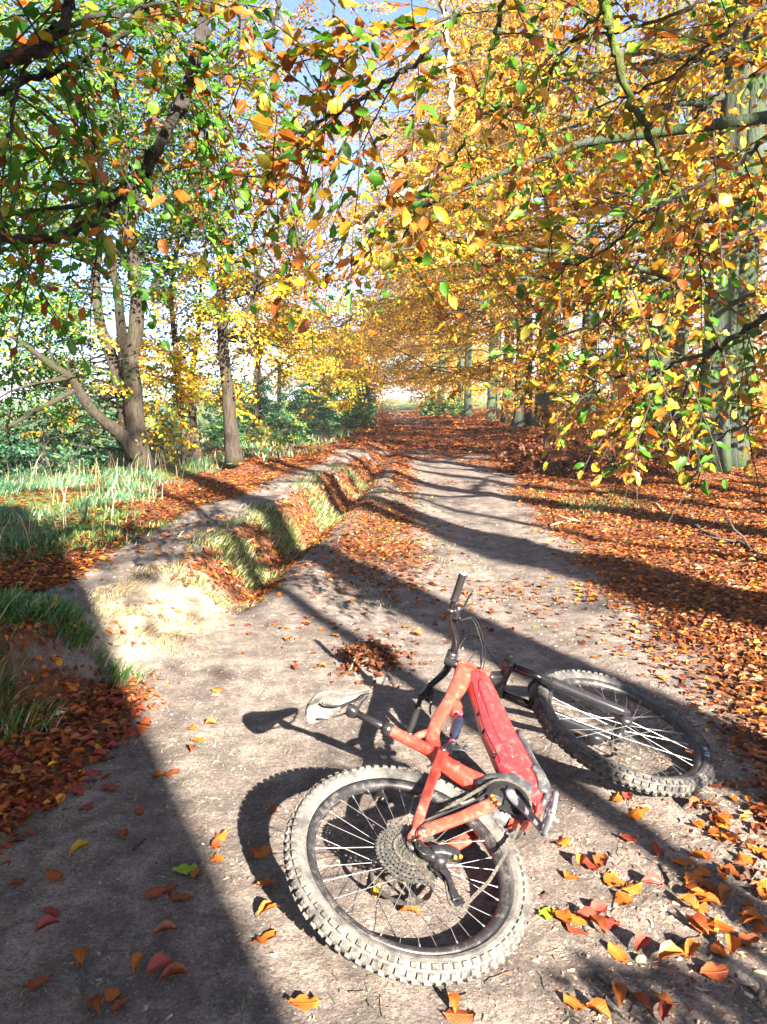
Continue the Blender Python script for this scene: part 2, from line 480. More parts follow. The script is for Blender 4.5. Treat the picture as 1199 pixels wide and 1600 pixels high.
# ------------------------------------------------------------------ leaf builders
PAL = {
    'orange': [(.50, .155, .010), (.56, .22, .014), (.40, .105, .010), (.52, .185, .012), (.34, .08, .010), (.56, .28, .02)],
    'gold':   [(.56, .29, .014), (.60, .37, .02), (.54, .21, .010), (.46, .32, .016), (.58, .37, .05), (.44, .15, .010)],
    'green':  [(.032, .135, .010), (.05, .185, .012), (.022, .095, .010), (.095, .22, .014), (.03, .12, .016), (.20, .24, .014)],
    'yellow': [(.52, .37, .012), (.56, .40, .016), (.38, .34, .012), (.22, .27, .012), (.56, .30, .012), (.46, .32, .02)],
    'copper': [(.27, .075, .016), (.20, .045, .012), (.33, .105, .018), (.14, .035, .012), (.24, .06, .014), (.37, .14, .025)],
    'brown':  [(.13, .042, .018), (.09, .030, .015), (.18, .062, .02), (.07, .027, .015), (.15, .045, .016), (.11, .037, .017)],
    'blue':   [(.030, .120, .070), (.045, .155, .095), (.06, .175, .085), (.08, .19, .12), (.026, .095, .06), (.11, .20, .11)],
    'mix':    [(.44, .16, .012), (.50, .28, .02), (.06, .16, .014), (.19, .22, .014), (.38, .095, .012), (.46, .23, .014)],
}
def pick(pals, n, jit=.22):
    """pals: list of (palette, weight)"""
    w = np.array([p[1] for p in pals], float); w /= w.sum()
    idx = rng.choice(len(pals), n, p=w)
    C = np.zeros((n, 3))
    for k, (p, _) in enumerate(pals):
        A = np.array(PAL[p]); q = idx == k
        C[q] = A[rng.integers(0, len(A), q.sum())]
    C *= (1 + jit * rng.standard_normal((n, 1)) * .7); C *= (1 + jit * .35 * rng.standard_normal((n, 3)))
    return np.clip(C, .01, .85)

def leaf_mesh_arrays(P, D, N, L, W, C, hexa=True, fold=.18):
    """P base points, D direction, N normal"""
    D = D / (np.linalg.norm(D, axis=1)[:, None] + 1e-9)
    S = np.cross(N, D); S /= (np.linalg.norm(S, axis=1)[:, None] + 1e-9)
    N = np.cross(D, S)
    n = len(P); L = L[:, None]; W = W[:, None]
    up = N * (W * fold)
    if hexa:
        vs_ = [P, P + D * L * .28 + S * W * .46 + up, P + D * L * .68 + S * W * .40 + up, P + D * L - N * L * .10,
               P + D * L * .68 - S * W * .40 + up, P + D * L * .28 - S * W * .46 + up]
        V = np.stack(vs_, 1).reshape(-1, 3); o = np.arange(n)[:, None] * 6
        Q = np.vstack([o + np.array([0, 3, 2, 1]), o + np.array([0, 5, 4, 3])])
        return V, [Q], np.repeat(C, 6, 0)
    vs_ = [P, P + D * L * .45 + S * W * .5 + up, P + D * L, P + D * L * .45 - S * W * .5 + up]
    V = np.stack(vs_, 1).reshape(-1, 3); o = np.arange(n)[:, None] * 4
    T = np.vstack([o + np.array([0, 2, 1]), o + np.array([0, 3, 2])])
    return V, [T], np.repeat(C, 4, 0)

def make_spray(seed, n_side=11, leaf=.075, step=.085):
    """a flat fan of twigs: local x runs outward, z is up; returns leaf bases, dirs, normals, lengths and twig lines"""
    r = np.random.default_rng(seed)
    P, D, N, L, tw = [], [], [], [], []
    main = np.stack([np.linspace(0, 1, 7), .06 * np.cumsum(r.standard_normal(7)) * .5, -.10 * np.linspace(0, 1, 7) ** 2], 1)
    tw.append((main, .006, .002))
    def along(pts, start):
        seg = np.linalg.norm(np.diff(pts, axis=0), axis=1); tot = seg.sum(); s = start; k = 0
        cum = np.concatenate([[0], np.cumsum(seg)])
        while s < tot:
            p = np.array([np.interp(s, cum, pts[:, i]) for i in range(3)]); i = min(np.searchsorted(cum, s), len(seg)) - 1
            d = (pts[i + 1] - pts[i]) / (seg[i] + 1e-9)
            sd = 1 if k % 2 else -1
            side = np.array([-d[1], d[0], 0]) * sd
            P.append(p + r.normal(0, .012, 3)); dd = d * .6 + side * .8 + np.array([0, 0, -.25 + .35 * r.standard_normal()])
            D.append(dd); N.append(np.array([.45 * r.standard_normal(), .45 * r.standard_normal(), 1.0])); L.append(leaf * r.uniform(.7, 1.2))
            s += step * r.uniform(.6, 1.3); k += 1
    along(main, .15)
    for k in range(n_side):
        s = .08 + .9 * k / n_side; sd = 1 if k % 2 else -1
        p0 = np.array([np.interp(s, main[:, 0], main[:, i]) for i in range(3)])
        ln = (.50 * (1 - s) + .14) * r.uniform(.7, 1.2)
        d = np.array([.75, .7 * sd, -.12 + .2 * r.standard_normal()]); d /= np.linalg.norm(d)
        q = np.linspace(0, 1, 4)[:, None]
        pts = p0 + d * ln * q + np.array([0, 0, -.10 * ln]) * q ** 2 + r.normal(0, .01, (4, 3)) * q
        tw.append((pts, .0028, .0012)); along(pts, .05)
    return np.array(P), np.array(D), np.array(N), np.array(L), tw
SPRAYS = [make_spray(s) for s in range(6)]
SPRAYS_FAR = [make_spray(40 + s, 8, .12, .15) for s in range(5)]
def twig_arrays(tw):
    mb = MB()
    for pts, r0, r1 in tw:
        mb.loft(pts, np.linspace(r0, r1, len(pts)), np.linspace(r0, r1, len(pts)), 3, cap=False)
    return np.vstack(mb.V), np.vstack(mb.Q)
TW = [twig_arrays([(p[::2], a_, b_) for p, a_, b_ in s[4][:1]] + [(p[::3], a_, b_) for p, a_, b_ in s[4][1::2]]) for s in SPRAYS]
TWF = [twig_arrays([(p[::3], a_, b_) for p, a_, b_ in s[4][:1]]) for s in SPRAYS_FAR]

def sprays(A, pals, far=False, keep=1.0, lscale=1.0, twigs=True, twig_r=1.0, hexa=None):
    """A: list of (pos, dir, scale, roll); returns leaf arrays and twig arrays"""
    S, T_ = (SPRAYS_FAR, TWF) if far else (SPRAYS, TW)
    Vs, Fs, Cs, off = [], [], [], 0
    tv, tq, to = [], [], 0
    for (p, d, sc, roll) in A:
        k = rng.integers(0, len(S)); P, D, N, L, _ = S[k]
        d = np.asarray(d, float); d = d / np.linalg.norm(d)
        up = np.array([.15 * rng.standard_normal(), .15 * rng.standard_normal(), 1.0])
        s = np.cross(up, d); s /= np.linalg.norm(s) + 1e-9; u_ = np.cross(d, s)
        c, sn = math.cos(roll), math.sin(roll)
        s, u_ = s * c + u_ * sn, u_ * c - s * sn
        M = np.stack([d, s, u_], 1)
        kp = rng.random(len(P)) < keep
        n = kp.sum()
        if n:
            pp = P[kp] * sc @ M.T + p
            V, F_, C = leaf_mesh_arrays(pp, D[kp] @ M.T, (N[kp] + .25 * rng.standard_normal((n, 3))) @ M.T, L[kp] * lscale, L[kp] * lscale * .68, pick(pals, n), (not far) if hexa is None else hexa)
            Vs.append(V); Fs.append(F_[0] + off); Cs.append(C); off += len(V)
        if twigs:
            v, q = T_[k]
            tv.append(v * sc @ M.T + p); tq.append(q + to); to += len(v)
    return Vs, Fs, Cs, tv, tq

def crown_objects(parent, loc, A, pals, **kw):
    Vs, Fs, Cs, tv, tq = sprays(A, pals, **kw)
    loc = np.asarray(loc)
    if Vs:
        mesh_np('crown', np.vstack(Vs) - loc, [np.vstack(Fs)], M_LEAF, parent, False, np.vstack(Cs))
    if tv:
        mesh_np('twigs', np.vstack(tv) - loc, [np.vstack(tq)], M_TWIG, parent)['kind'] = 'stuff'

def jitter_path(p0, p1, n, amp, sag=0.0):
    q = np.linspace(0, 1, n)[:, None]
    P = p0 + (p1 - p0) * q
    L = np.linalg.norm(p1 - p0)
    P[1:] += np.cumsum(rng.normal(0, amp * L / n, (n - 1, 3)), 0)
    P[:, 2] -= sag * L * (q[:, 0] ** 2)
    return P

def trunk_loft(mb, P, r, n=14, flare=0.0, rough=.06):
    P = np.asarray(P, float); m_ = len(P); v0 = mb.n
    mb.loft(P, r, r, n)
    Vv = mb.V[-1]
    nn = n * m_
    ang = np.tile(np.arange(n), m_); row = np.repeat(np.arange(m_), n)
    nz = 1 + rough * vnoise(ang * .9, row * .45, 3 + v0 % 50)
    if flare:
        zrel = np.clip(1 - (P[row, 2] - P[0, 2]) / .9, 0, 1) ** 2
        nz += flare * zrel * (.55 + .6 * np.maximum(0, np.cos(ang * 2 * np.pi / n * 4 + v0)))
    Vv[:nn] = P[row] + (Vv[:nn] - P[row]) * nz[:, None]

def beech(name, x, y, r, H, label, limbs=14, zlo=1.8, zhi=9.0, pals=(('orange', 3), ('gold', 2), ('copper', 1)), bias=(-.8, -.1), reach=(3, 5.5), extra=None,
          far=False, lean=(0, 0), keep=1.0, sstep=.34, sc=(.8, 1.25), mat=None, group='beeches along the track', stems=None, lscale=1.0, crown=True, hexa=None):
    z0 = float(height(x, y, False)) - .08
    e = empty(name, (x, y, z0))
    tag(e, label, 'tree', group)
    mb = MB(); A = []
    q = np.linspace(0, 1, 14) ** 1.4
    P = np.stack([x + lean[0] * q * H + .10 * np.cumsum(rng.standard_normal(14)) * .5 * q, y + lean[1] * q * H + .10 * np.cumsum(rng.standard_normal(14)) * .5 * q, z0 + q * H], 1)
    rr = r * (1 - .72 * q)
    trunk_loft(mb, P, rr, 8 if far else 18, .55)
    az0 = math.atan2(bias[1], bias[0])
    for k in range(limbs + (extra[0] if extra else 0)):
        f = rng.random(); z = zlo + (zhi - zlo) * f
        if k >= limbs: z = extra[1] + (extra[2] - extra[1]) * f; reach = extra[3]; az0 = math.pi
        p0 = np.array([np.interp(z + z0, P[:, 2], P[:, i]) for i in range(3)])
        az = az0 + rng.normal(0, .95)
        ln = rng.uniform(*reach) * (1.05 - .35 * f)
        rise = rng.uniform(-.02, .42)
        p1 = p0 + ln * np.array([math.cos(az), math.sin(az), rise])
        n = 9
        path = jitter_path(p0, p1, n, .16, .12 + .16 * rng.random())
        r0 = min(.35 * r, .075) * rng.uniform(.6, 1.1)
        mb.loft(path, np.linspace(r0, .008, n), np.linspace(r0, .008, n), 5, cap=False)
        s = .22
        while s < 1.0:
            idx = s * (n - 1); i = min(int(idx), n - 2); pp = path[i] + (path[i + 1] - path[i]) * (idx - i)
            d = path[i + 1] - path[i]; d /= np.linalg.norm(d)
            sd = rng.choice([-1, 1]); ang = sd * rng.uniform(.4, 1.15)
            dd = np.array([d[0] * math.cos(ang) - d[1] * math.sin(ang), d[0] * math.sin(ang) + d[1] * math.cos(ang), d[2] * .4 - rng.uniform(.05, .45)])
            A.append((pp, dd, rng.uniform(*sc) * (1.25 - .5 * s), rng.normal(0, .35)))
            s += sstep / ln * rng.uniform(.6, 1.4)
        A.append((path[-1], path[-1] - path[-2] + np.array([0, 0, -.1]), rng.uniform(*sc), 0))
    V0 = np.array([x, y, z0])
    mb.V = [v - V0 for v in mb.V]
    mb.build('trunk', mat or M_BEECH, e, True)
    if crown and A:
        crown_objects(e, V0, A, list(pals), far=far, keep=keep, lscale=lscale, hexa=hexa)
    return e

# ------------------------------------------------------------------ beeches on the right of the track
OR = (('orange', 2.4), ('gold', 4), ('yellow', .9), ('green', .35))
OG = (('orange', 1.2), ('gold', 4), ('yellow', 1.6), ('green', .5))
MX = (('orange', 1.8), ('gold', 3), ('yellow', 1.6), ('green', 1.3))
beech('beech_tree', 5.95, 13.9, .30, 17, 'tall grey beech trunk standing close beside a slimmer twin on the leafy verge', 20, 2.0, 10, MX, (-.9, -.3), (3.2, 6.8))
beech('beech_tree', 6.55, 14.3, .24, 16, 'slimmer beech trunk, rightmost of the close pair on the verge', 5, 3, 9, MX, (-.4, -.8), (2.5, 4))
beech('beech_tree', 6.7, 19.6, .13, 11, 'thin beech stem beside a dark short trunk behind the fallen branches', 8, 2, 8, OR, (-.8, -.2), (2.5, 5.5))
beech('beech_tree', 7.3, 20.4, .24, 15, 'dark beech trunk behind the thin stem and the fallen branches', 20, 3.0, 12, OR, (-.9, -.1), (4, 8), extra=(8, 5, 10, (6.5, 9)))
beech('beech_tree', 7.0, 26.5, .30, 18, 'grey beech trunk between the twin trunks and the buttressed pair', 28, 3.4, 15, OG, (-.95, -.1), (4, 8.5), sc=(1.0, 1.5), lscale=1.15, hexa=False, extra=(14, 5, 14, (7.5, 10.5)))
beech('beech_tree', 7.05, 33.5, .50, 19, 'big buttressed beech trunk at the track edge, rightmost of its pair', 30, 3.4, 18, OR, (-.95, -.1), (4.5, 9), sc=(1.1, 1.7), lscale=1.3, hexa=False, extra=(14, 6, 17, (8, 11)))
beech('beech_tree', 6.25, 34.5, .42, 19, 'second buttressed beech trunk of the pair, just left of the bigger one', 9, 4.5, 12, OG, (-.8, -.4), (3, 5))
ORD = 'first second third fourth fifth sixth seventh eighth ninth tenth eleventh twelfth thirteenth fourteenth fifteenth sixteenth'.split()
for k, (x, y, r) in enumerate([(6.4, 40, .3), (6.6, 47, .33), (6.0, 55, .3), (6.3, 64, .35), (5.6, 75, .35), (5.6, 88, .35)]):
    beech('beech_tree', x, y, r, 21, ORD[k] + ' slender far beech counting away along the right of the narrowing track', 34, 1.6, 18, OG if k % 2 else OR, (-.95, 0), (5, 8.5), far=True, sstep=.42, sc=(1.4, 2.2), lscale=1.3, extra=(12, 5, 18, (8, 11)), group='far beeches lining the track')
for k, (x, y, r) in enumerate(sorted([(10.2, 17.5, .25), (12.5, 22, .3), (10.3, 27, .28), (13.5, 30, .3), (11.5, 38, .35), (15, 40, .3), (17, 27, .3), (12, 52, .35), (19, 45, .4), (10, 68, .35), (9.6, 22.5, .2), (20, 60, .4), (15.5, 70, .4), (8.6, 15.3, .12), (23, 36, .35), (14, 85, .4)], key=lambda a: -a[0] / a[1])):
    beech('beech_tree', x, y, r, 17, ORD[k] + ' beech from the right margin among those deep in the wood', 16, 1.8, min(16, 3 + .42 * y), OR if k % 3 else MX, (-.5, -.6), (3, 5.5), far=True, sstep=.36, sc=(1.1, 1.8), lscale=1.2, group='beeches inside the wood')
# trees beside and behind the camera: their trunks and thin crowns throw the bars of shade across the track
def sp(c, tt): q = SHN * c - SHD * tt; return float(q[0]), float(q[1])
for c_, t_, r_, lb in [(.16, 6.5, .60, 'thick beech trunk behind the viewpoint shading the lower left track'),
                       (2.62, 6.0, .34, 'beech trunk behind the viewpoint shading the handlebar'),
                       (1.84, 5.0, .09, 'thin sapling behind the viewpoint shading the leaf clump'),
                       (4.65, 3.6, .29, 'beech trunk right of the viewpoint shading the middle of the track'),
                       (6.75, 1.5, .13, 'second beech trunk right of the viewpoint'),
                       (7.7, 2.6, .20, 'third beech trunk right of the viewpoint'),
                       (10.3, 3.5, .20, 'beech trunk out of view on the right verge'), (5.55, 3.0, .09, 'young beech stem right of the viewpoint'), (8.5, 2.0, .10, 'young beech stem out of view on the right verge'), (9.3, 3.0, .12, 'slim beech out of view on the right verge'), (11.4, 3.0, .12, 'slim beech farther out of view on the right verge')]:
    x, y = sp(c_, t_)
    lim = {2.62: (6, (-.9, .1))}.get(c_, (0, (-1, 0)))  # overhead limbs added here to hold skylight off the near shade
    hh_ = 7.6 if r_ == .60 else 14
    beech('beech_tree', x, y, r_ * (1.04 if r_ == .60 else 1), hh_, lb, lim[0], 5.0, .9 * hh_ - 1.5, MX, lim[1], (3.5, 6.5), crown=lim[0] > 0, group='beeches beside the viewpoint', far=True, sc=(1.2, 1.9), lscale=1.1)
for x, y in ((-3.6, -3.2), (-5.5, 1.0)):  # unseen trees added to screen off sky light from the left
    beech('left_tree', x, y, .2, 12, 'leafy tree added out of view on the left bank at the viewpoint' if y > 0 else 'leafy tree added out of view behind the viewpoint on the left', 18, 3.4, 9.5, (('green', 3), ('gold', 1), ('orange', 1)), (.6, .2), (2.5, 4.5), far=True, sc=(1.2, 1.9), lscale=1.1, mat=M_OAK, group='sky-blocking trees added beside the viewpoint')
# beeches whose trunks stand just outside the right margin and reach across
beech('beech_tree', 5.9, 8.6, .26, 14, 'beech just outside the right margin reaching over the track', 7, 4.2, 8, MX, (-.95, .1), (3.0, 6.2), group='beeches beside the viewpoint')
beech('beech_tree', 5.2, 4.6, .22, 13, 'nearer beech just outside the right margin reaching over the viewpoint', 6, 3.2, 7.5, MX, (-.75, .6), (2.5, 5), group='beeches beside the viewpoint', keep=.8)
# higher limbs that dapple the right foreground
beech('beech_tree', 8.6, -7.5, .3, 14, 'leafy beech behind the viewpoint dappling the right foreground', 5, 3.2, 7.5, OR, (-.6, .4), (2.0, 3.2), keep=.5, sstep=.6, group='beeches beside the viewpoint')
beech('beech_tree', 10.0, 3.0, .3, 15, 'leafy beech at the viewpoint\'s side dappling the verge', 4, 3.6, 8.5, OR, (-.7, .3), (2.5, 4.0), keep=.6, sstep=.6, group='beeches beside the viewpoint')
beech('beech_tree', 13.0, 8.0, .3, 16, 'leafy beech out of view shading the verge by the bush', 6, 3.0, 9, OR, (-.7, .3), (3, 5.0), keep=.8, sstep=.45, group='beeches beside the viewpoint')

# ------------------------------------------------------------------ trees on the left bank
def stem_tree(name, label, stems, base, mat, crowns, group='trees on the left bank', twig_n=0):
    """stems: list of (pixel polyline with distance, r0, r1); crowns: list of (center px, Y, spread, n sprays, palettes, keep, scale)"""
    b0 = np.array(base, float)
    e = tag(empty(name, b0), label, 'tree', group)
    mb = MB()
    tips = []
    for pts, r0, r1 in stems:
        P = np.array([at(*p) for p in pts])
        P = spline(P, 6)
        trunk_loft(mb, P, np.linspace(r0, r1, len(P)), 12, .35 if P[0][2] < 1 else 0, .14)
        tips.append(P)
    A_all = []
    allp = np.vstack(tips)
    for (cx, cyy, Y, sx, sz, sy, n, pals, keep, sc) in crowns:
        A = []
        c = at(cx, cyy, Y)
        s_px = Y / F
        for k in range(n):
            p = c + np.array([rng.normal(0, sx * s_px), rng.normal(0, sy), rng.normal(0, sz * s_px)])
            if p[2] < .55: continue
            i = np.argmin(((allp - p) ** 2).sum(1) + 3 * np.maximum(0, allp[:, 2] - p[2] + .2) ** 2)
            d = p - allp[i]; d = d / (np.linalg.norm(d) + 1e-6) + rng.normal(0, .45, 3) + np.array([0, 0, -.15])
            A.append((p, d, rng.uniform(.6, 1.15) * sc, rng.normal(0, .5)))
            if rng.random() < .30:
                path = jitter_path(allp[i], p, 7, .22)
                mb.loft(path, np.linspace(.022, .005, 7), np.linspace(.022, .005, 7), 4, cap=False)
        A_all.append((A, pals, keep))
    for k in range(twig_n):
        P = tips[rng.integers(0, len(tips))]; i = rng.integers(len(P) // 3, len(P))
        d = rng.normal(0, 1, 3); d[2] = abs(d[2]) * .5 + .1; d /= np.linalg.norm(d)
        path = jitter_path(P[i], P[i] + d * rng.uniform(.8, 2.2), 8, .25)
        mb.loft(path, np.linspace(.016, .003, 8), np.linspace(.016, .003, 8), 4, cap=False)
    mb.V = [v - b0 for v in mb.V]
    mb.build('trunk', mat, e, True)
    Vs, Fs, Cs, tv, tq, o1, o2 = [], [], [], [], [], 0, 0
    for A, pals, keep in A_all:
        a1, a2, a3, a4, a5 = sprays(A, list(pals), keep=keep, hexa=False)
        for v, f in zip(a1, a2): Vs.append(v); Fs.append(f + o1)
        o1 += sum(len(v) for v in a1); Cs += a3
        for v, q in zip(a4, a5): tv.append(v); tq.append(q + o2)
        o2 += sum(len(v) for v in a4)
    mesh_np('crown', np.vstack(Vs) - b0, [np.vstack(Fs)], M_LEAF, e, False, np.vstack(Cs))
    mesh_np('twigs', np.vstack(tv) - b0, [np.vstack(tq)], M_TWIG, e)['kind'] = 'stuff'
    return e
GRN = (('green', 6), ('yellow', .5)); GY_ = (('green', 2), ('yellow', 2), ('gold', .6)); YEL = (('yellow', 4), ('gold', 2), ('green', .4)); BRN = (('copper', 2), ('orange', 1.2), ('green', .5))
stem_tree('bank_tree', 'gnarled multi-stemmed tree with pale split trunk above the grassy bank', [
    ([(222, 735, 12.3), (215, 690, 12.3), (208, 620, 12.3), (205, 560, 12.3), (214, 500, 12.3), (212, 440, 12.3), (203, 350, 12.4), (190, 250, 12.6), (175, 150, 12.8), (170, 40, 13)], .17, .04),
    ([(205, 720, 12.4), (192, 620, 12.5), (176, 560, 12.6), (158, 510, 12.7), (150, 440, 12.8), (155, 360, 12.9), (140, 250, 13.1), (120, 130, 13.4)], .12, .035),
    ([(212, 712, 12.2), (190, 680, 12.0), (160, 655, 11.8), (135, 630, 11.6), (112, 592, 11.4), (80, 570, 11.2), (40, 540, 11.0), (-20, 500, 10.8)], .11, .03),
    ([(196, 585, 12.5), (190, 520, 12.2), (185, 460, 12.0), (178, 400, 11.8), (220, 330, 11.6), (260, 260, 11.4)], .09, .02),
    ([(125, 605, 11.5), (60, 640, 11.2), (0, 670, 11.0), (-40, 650, 10.8)], .045, .01),
    ([(110, 590, 11.4), (60, 600, 11.0), (20, 610, 10.8), (-30, 640, 10.6)], .03, .008),
    ([(214, 480, 12.3), (260, 420, 12.6), (300, 350, 13), (330, 250, 13.3)], .05, .012)],
    at(218, 733, 12.3), M_OAK,
    [(55, 470, 11.5, 48, 75, .9, 90, GRN, 1, 1.0), (150, 300, 12.5, 90, 75, 1.2, 120, GRN, 1, 1.1), (120, 150, 12.8, 110, 110, 1.3, 130, GRN, 1, 1.1), (30, 300, 12, 60, 120, 1.2, 100, GRN, 1, 1.0), (230, 130, 12.8, 70, 90, 1.2, 80, GRN, 1, 1.05), (60, 590, 13.2, 60, 50, .6, 50, GRN, 1, .9),
     (165, 655, 13.6, 38, 30, .4, 26, YEL, 1, .8), (130, 570, 13.4, 45, 40, .5, 26, GY_, 1, .8), (255, 400, 13.2, 35, 50, .8, 34, GRN, .9, .9), (260, 250, 12.6, 60, 90, 1, 60, GRN, .9, 1.0)], twig_n=26)
stem_tree('bank_tree', 'small twin-stemmed tree hung with golden leaves between two larger trunks', [
    ([(292, 722, 13.7), (288, 670, 13.7), (280, 620, 13.7), (275, 550, 13.8), (268, 460, 13.9), (280, 360, 14.1), (270, 260, 14.3)], .078, .018),
    ([(308, 722, 13.9), (302, 660, 13.9), (300, 590, 14), (310, 520, 14.1), (315, 430, 14.2)], .085, .02)],
    at(298, 722, 13.8), M_OAK,
    [(272, 590, 13.5, 28, 34, .6, 60, YEL, 1, .8), (300, 520, 13.6, 40, 30, .7, 30, YEL, 1, .8), (285, 420, 13.8, 45, 60, .8, 14, GY_, .7, .8)], twig_n=10)
stem_tree('bank_tree', 'single dark rough trunk at the edge of the upper trail with yellow leaves', [
    ([(367, 722, 12.9), (362, 680, 12.9), (357, 620, 12.9), (350, 550, 12.9), (346, 470, 12.95), (348, 420, 13), (335, 370, 13), (310, 310, 13.1), (285, 220, 13.2), (270, 120, 13.4)], .125, .025),
    ([(347, 440, 13), (360, 385, 13), (340, 340, 12.9), (355, 260, 12.8), (340, 170, 12.8), (350, 80, 12.9)], .07, .012),
    ([(346, 470, 13), (395, 455, 13.2), (430, 440, 13.4), (470, 425, 13.7), (520, 410, 14)], .035, .008),
    ([(350, 530, 13), (390, 480, 12.8), (410, 400, 12.6), (425, 300, 12.5), (440, 210, 12.5)], .04, .008)],
    at(367, 722, 12.9), M_OAK,
    [(350, 490, 13.1, 32, 50, .6, 45, YEL, 1, .8), (400, 480, 13, 35, 45, .7, 34, YEL, .9, .8), (345, 350, 12.9, 45, 55, .8, 16, YEL, .6, .8), (425, 330, 12.8, 45, 90, .9, 60, BRN, .5, .9), (400, 120, 13.5, 60, 80, 1.2, 50, (('green', 2), ('gold', 1.5), ('copper', 1)), .6, 1.0), (350, 190, 12.9, 55, 90, 1, 50, BRN, .5, .9), (440, 470, 14, 30, 40, .7, 22, YEL, .8, .8), (320, 600, 13.3, 22, 25, .4, 12, YEL, .9, .7)], twig_n=40)
stem_tree('bank_tree', 'distant thin tree trailing yellow twigs above the blue-green bushes', [
    ([(405, 655, 22), (400, 600, 22), (410, 540, 22), (440, 470, 22), (470, 400, 22)], .10, .02),
    ([(405, 600, 22), (450, 560, 22), (490, 520, 22), (530, 510, 22)], .05, .01)],
    at(405, 660, 22), M_OAK,
    [(470, 520, 21, 45, 35, 1.2, 60, YEL, .9, 1.0), (530, 600, 20, 18, 30, .6, 14, YEL, 1, .8), (440, 430, 22, 50, 60, 1.5, 100, BRN, .7, 1.1), (470, 300, 24, 45, 90, 1.5, 110, BRN, .6, 1.3), (500, 590, 20.5, 12, 30, .5, 10, YEL, 1, .8)], twig_n=16)
for k, (x, y, h_) in enumerate([(-5.5, 34, 9), (-6.5, 48, 10), (-4.8, 62, 10), (-5.5, 80, 11)]):
    beech('left_tree', x, y, .16, h_, ORD[k] + ' far bare-twigged tree counting away on the left of the track', 12, 2.5, 8, BRN, (.5, -.3), (2.5, 4.5), far=True, keep=.7, sstep=.6, sc=(1.0, 1.6), mat=M_OAK, group='far trees on the left')

# ------------------------------------------------------------------ bushes
def bush(name, label, cat, x, y, w, dpt, h, n, pals, keep=1.0, stems=14, group=None, lscale=1.0, far=False, mat=None, up=.5):
    z0 = float(height(x, y, False)) - .03
    e = tag(empty(name, (x, y, z0)), label, cat, group)
    mb = MB(); A = []
    for k in range(stems):
        a_ = rng.uniform(0, 2 * np.pi); rad = math.sqrt(rng.random())
        p1 = np.array([rad * w * math.cos(a_), rad * dpt * math.sin(a_), h * rng.uniform(.5, 1.0) * (1 - .3 * rad)])
        path = jitter_path(np.array([p1[0] * .35, p1[1] * .35, 0]), p1, 7, .22, .06)
        mb.loft(path, np.linspace(.012, .003, 7), np.linspace(.012, .003, 7), 4, cap=False)
    mb.build('stems', mat or M_TWIG, e)
    for k in range(n):
        a_ = rng.uniform(0, 2 * np.pi); rad = math.sqrt(rng.random())
        zz = h * rng.uniform(.08, 1.0) * math.sqrt(max(.05, 1 - .75 * rad * rad)) * (1 + .15 * rng.standard_normal())
        p = np.array([rad * w * math.cos(a_), rad * dpt * math.sin(a_), max(.05, zz)])
        A.append((p, np.array([math.cos(a_) + rng.normal(0, .5), math.sin(a_) + rng.normal(0, .5), up * rng.random() - .1]), rng.uniform(.35, .7) * min(1.3, max(.6, h / 1.6)), rng.normal(0, .6)))
    crown_objects(e, (0, 0, 0), A, list(pals), keep=keep, lscale=lscale, far=far, hexa=False)
    return e
BLU = (('blue', 4), ('green', .8)); BG = (('blue', 2), ('green', 2), ('yellow', .3))
bush('bramble_bush', 'dark blue-green bramble thicket at the foot of the gnarled tree', 'bush', -5.6, 12.6, 1.1, .9, 1.5, 90, BLU, .8, 40)
bush('bramble_bush', 'blue-green bramble thicket at the left margin by the grass', 'bush', -6.6, 11.5, 1.0, .9, 1.3, 80, BLU, .8, 40)
bush('hedge_bush', 'low blue-green bush right beyond the single dark trunk', 'bush', -3.3, 21, 1.2, 1.2, 1.0, 90, BG, 1, 16, 'bushes left of the track')
bush('hedge_bush', 'tall bluish bush under the trailing yellow twigs', 'bush', -3.6, 28, 1.5, 1.5, 2.3, 130, BLU, 1, 20, 'bushes left of the track', 1.3)
bush('hedge_bush', 'bluish green bush nearest the far end of the track', 'bush', -2.4, 36, 1.5, 2.0, 2.6, 120, BG, 1, 20, 'bushes left of the track', 1.6)
bush('hedge_bush', 'bluish bush behind the others at the far left', 'bush', -6.5, 31, 2.2, 2.0, 2.4, 140, BLU, 1, 20, 'bushes left of the track', 1.6)
bush('hedge_bush', 'far pale bush left of the bright gap in the track', 'bush', -3.2, 50, 2.2, 3.0, 3.0, 120, BLU, 1, 16, 'bushes left of the track', 2.2)
bush('hedge_bush', 'bush at the field edge behind the small twin-stemmed tree', 'bush', -7.5, 20, 2.0, 1.5, 1.6, 120, BLU, 1, 20, 'bushes left of the track', 1.2)
bush('verge_bush', 'far grassy green bush right of the bright gap in the track', 'bush', 4.8, 60, 1.6, 2.5, 1.5, 90, BG, 1, 12, 'bushes by the far verge', 2.2)
bush('dead_bush', 'dead brown bush of withered leaves at the right track edge', 'bush', 3.25, 14.6, .75, .6, .95, 70, (('brown', 5), ('copper', .6)), 1, 26)
bush('dead_bush', 'smaller withered brown bush behind the fallen branches', 'bush', 4.3, 13.6, .55, .4, .75, 34, (('brown', 4), ('copper', 1)), 1, 18)
bush('beech_sapling', 'pale sunlit leafy beech sapling at the foot of the buttressed trunks', 'sapling', 5.6, 22.5, .8, .7, 1.5, 40, (('gold', 3), ('orange', 2), ('copper', 1)), 1, 14, None, 1.1)
bush('beech_sapling', 'low golden beech sapling on the verge between the twin trunks and the track', 'sapling', 5.0, 17.5, .8, .7, 1.4, 40, (('gold', 2), ('orange', 2), ('yellow', 1)), 1, 14, None, 1.0)
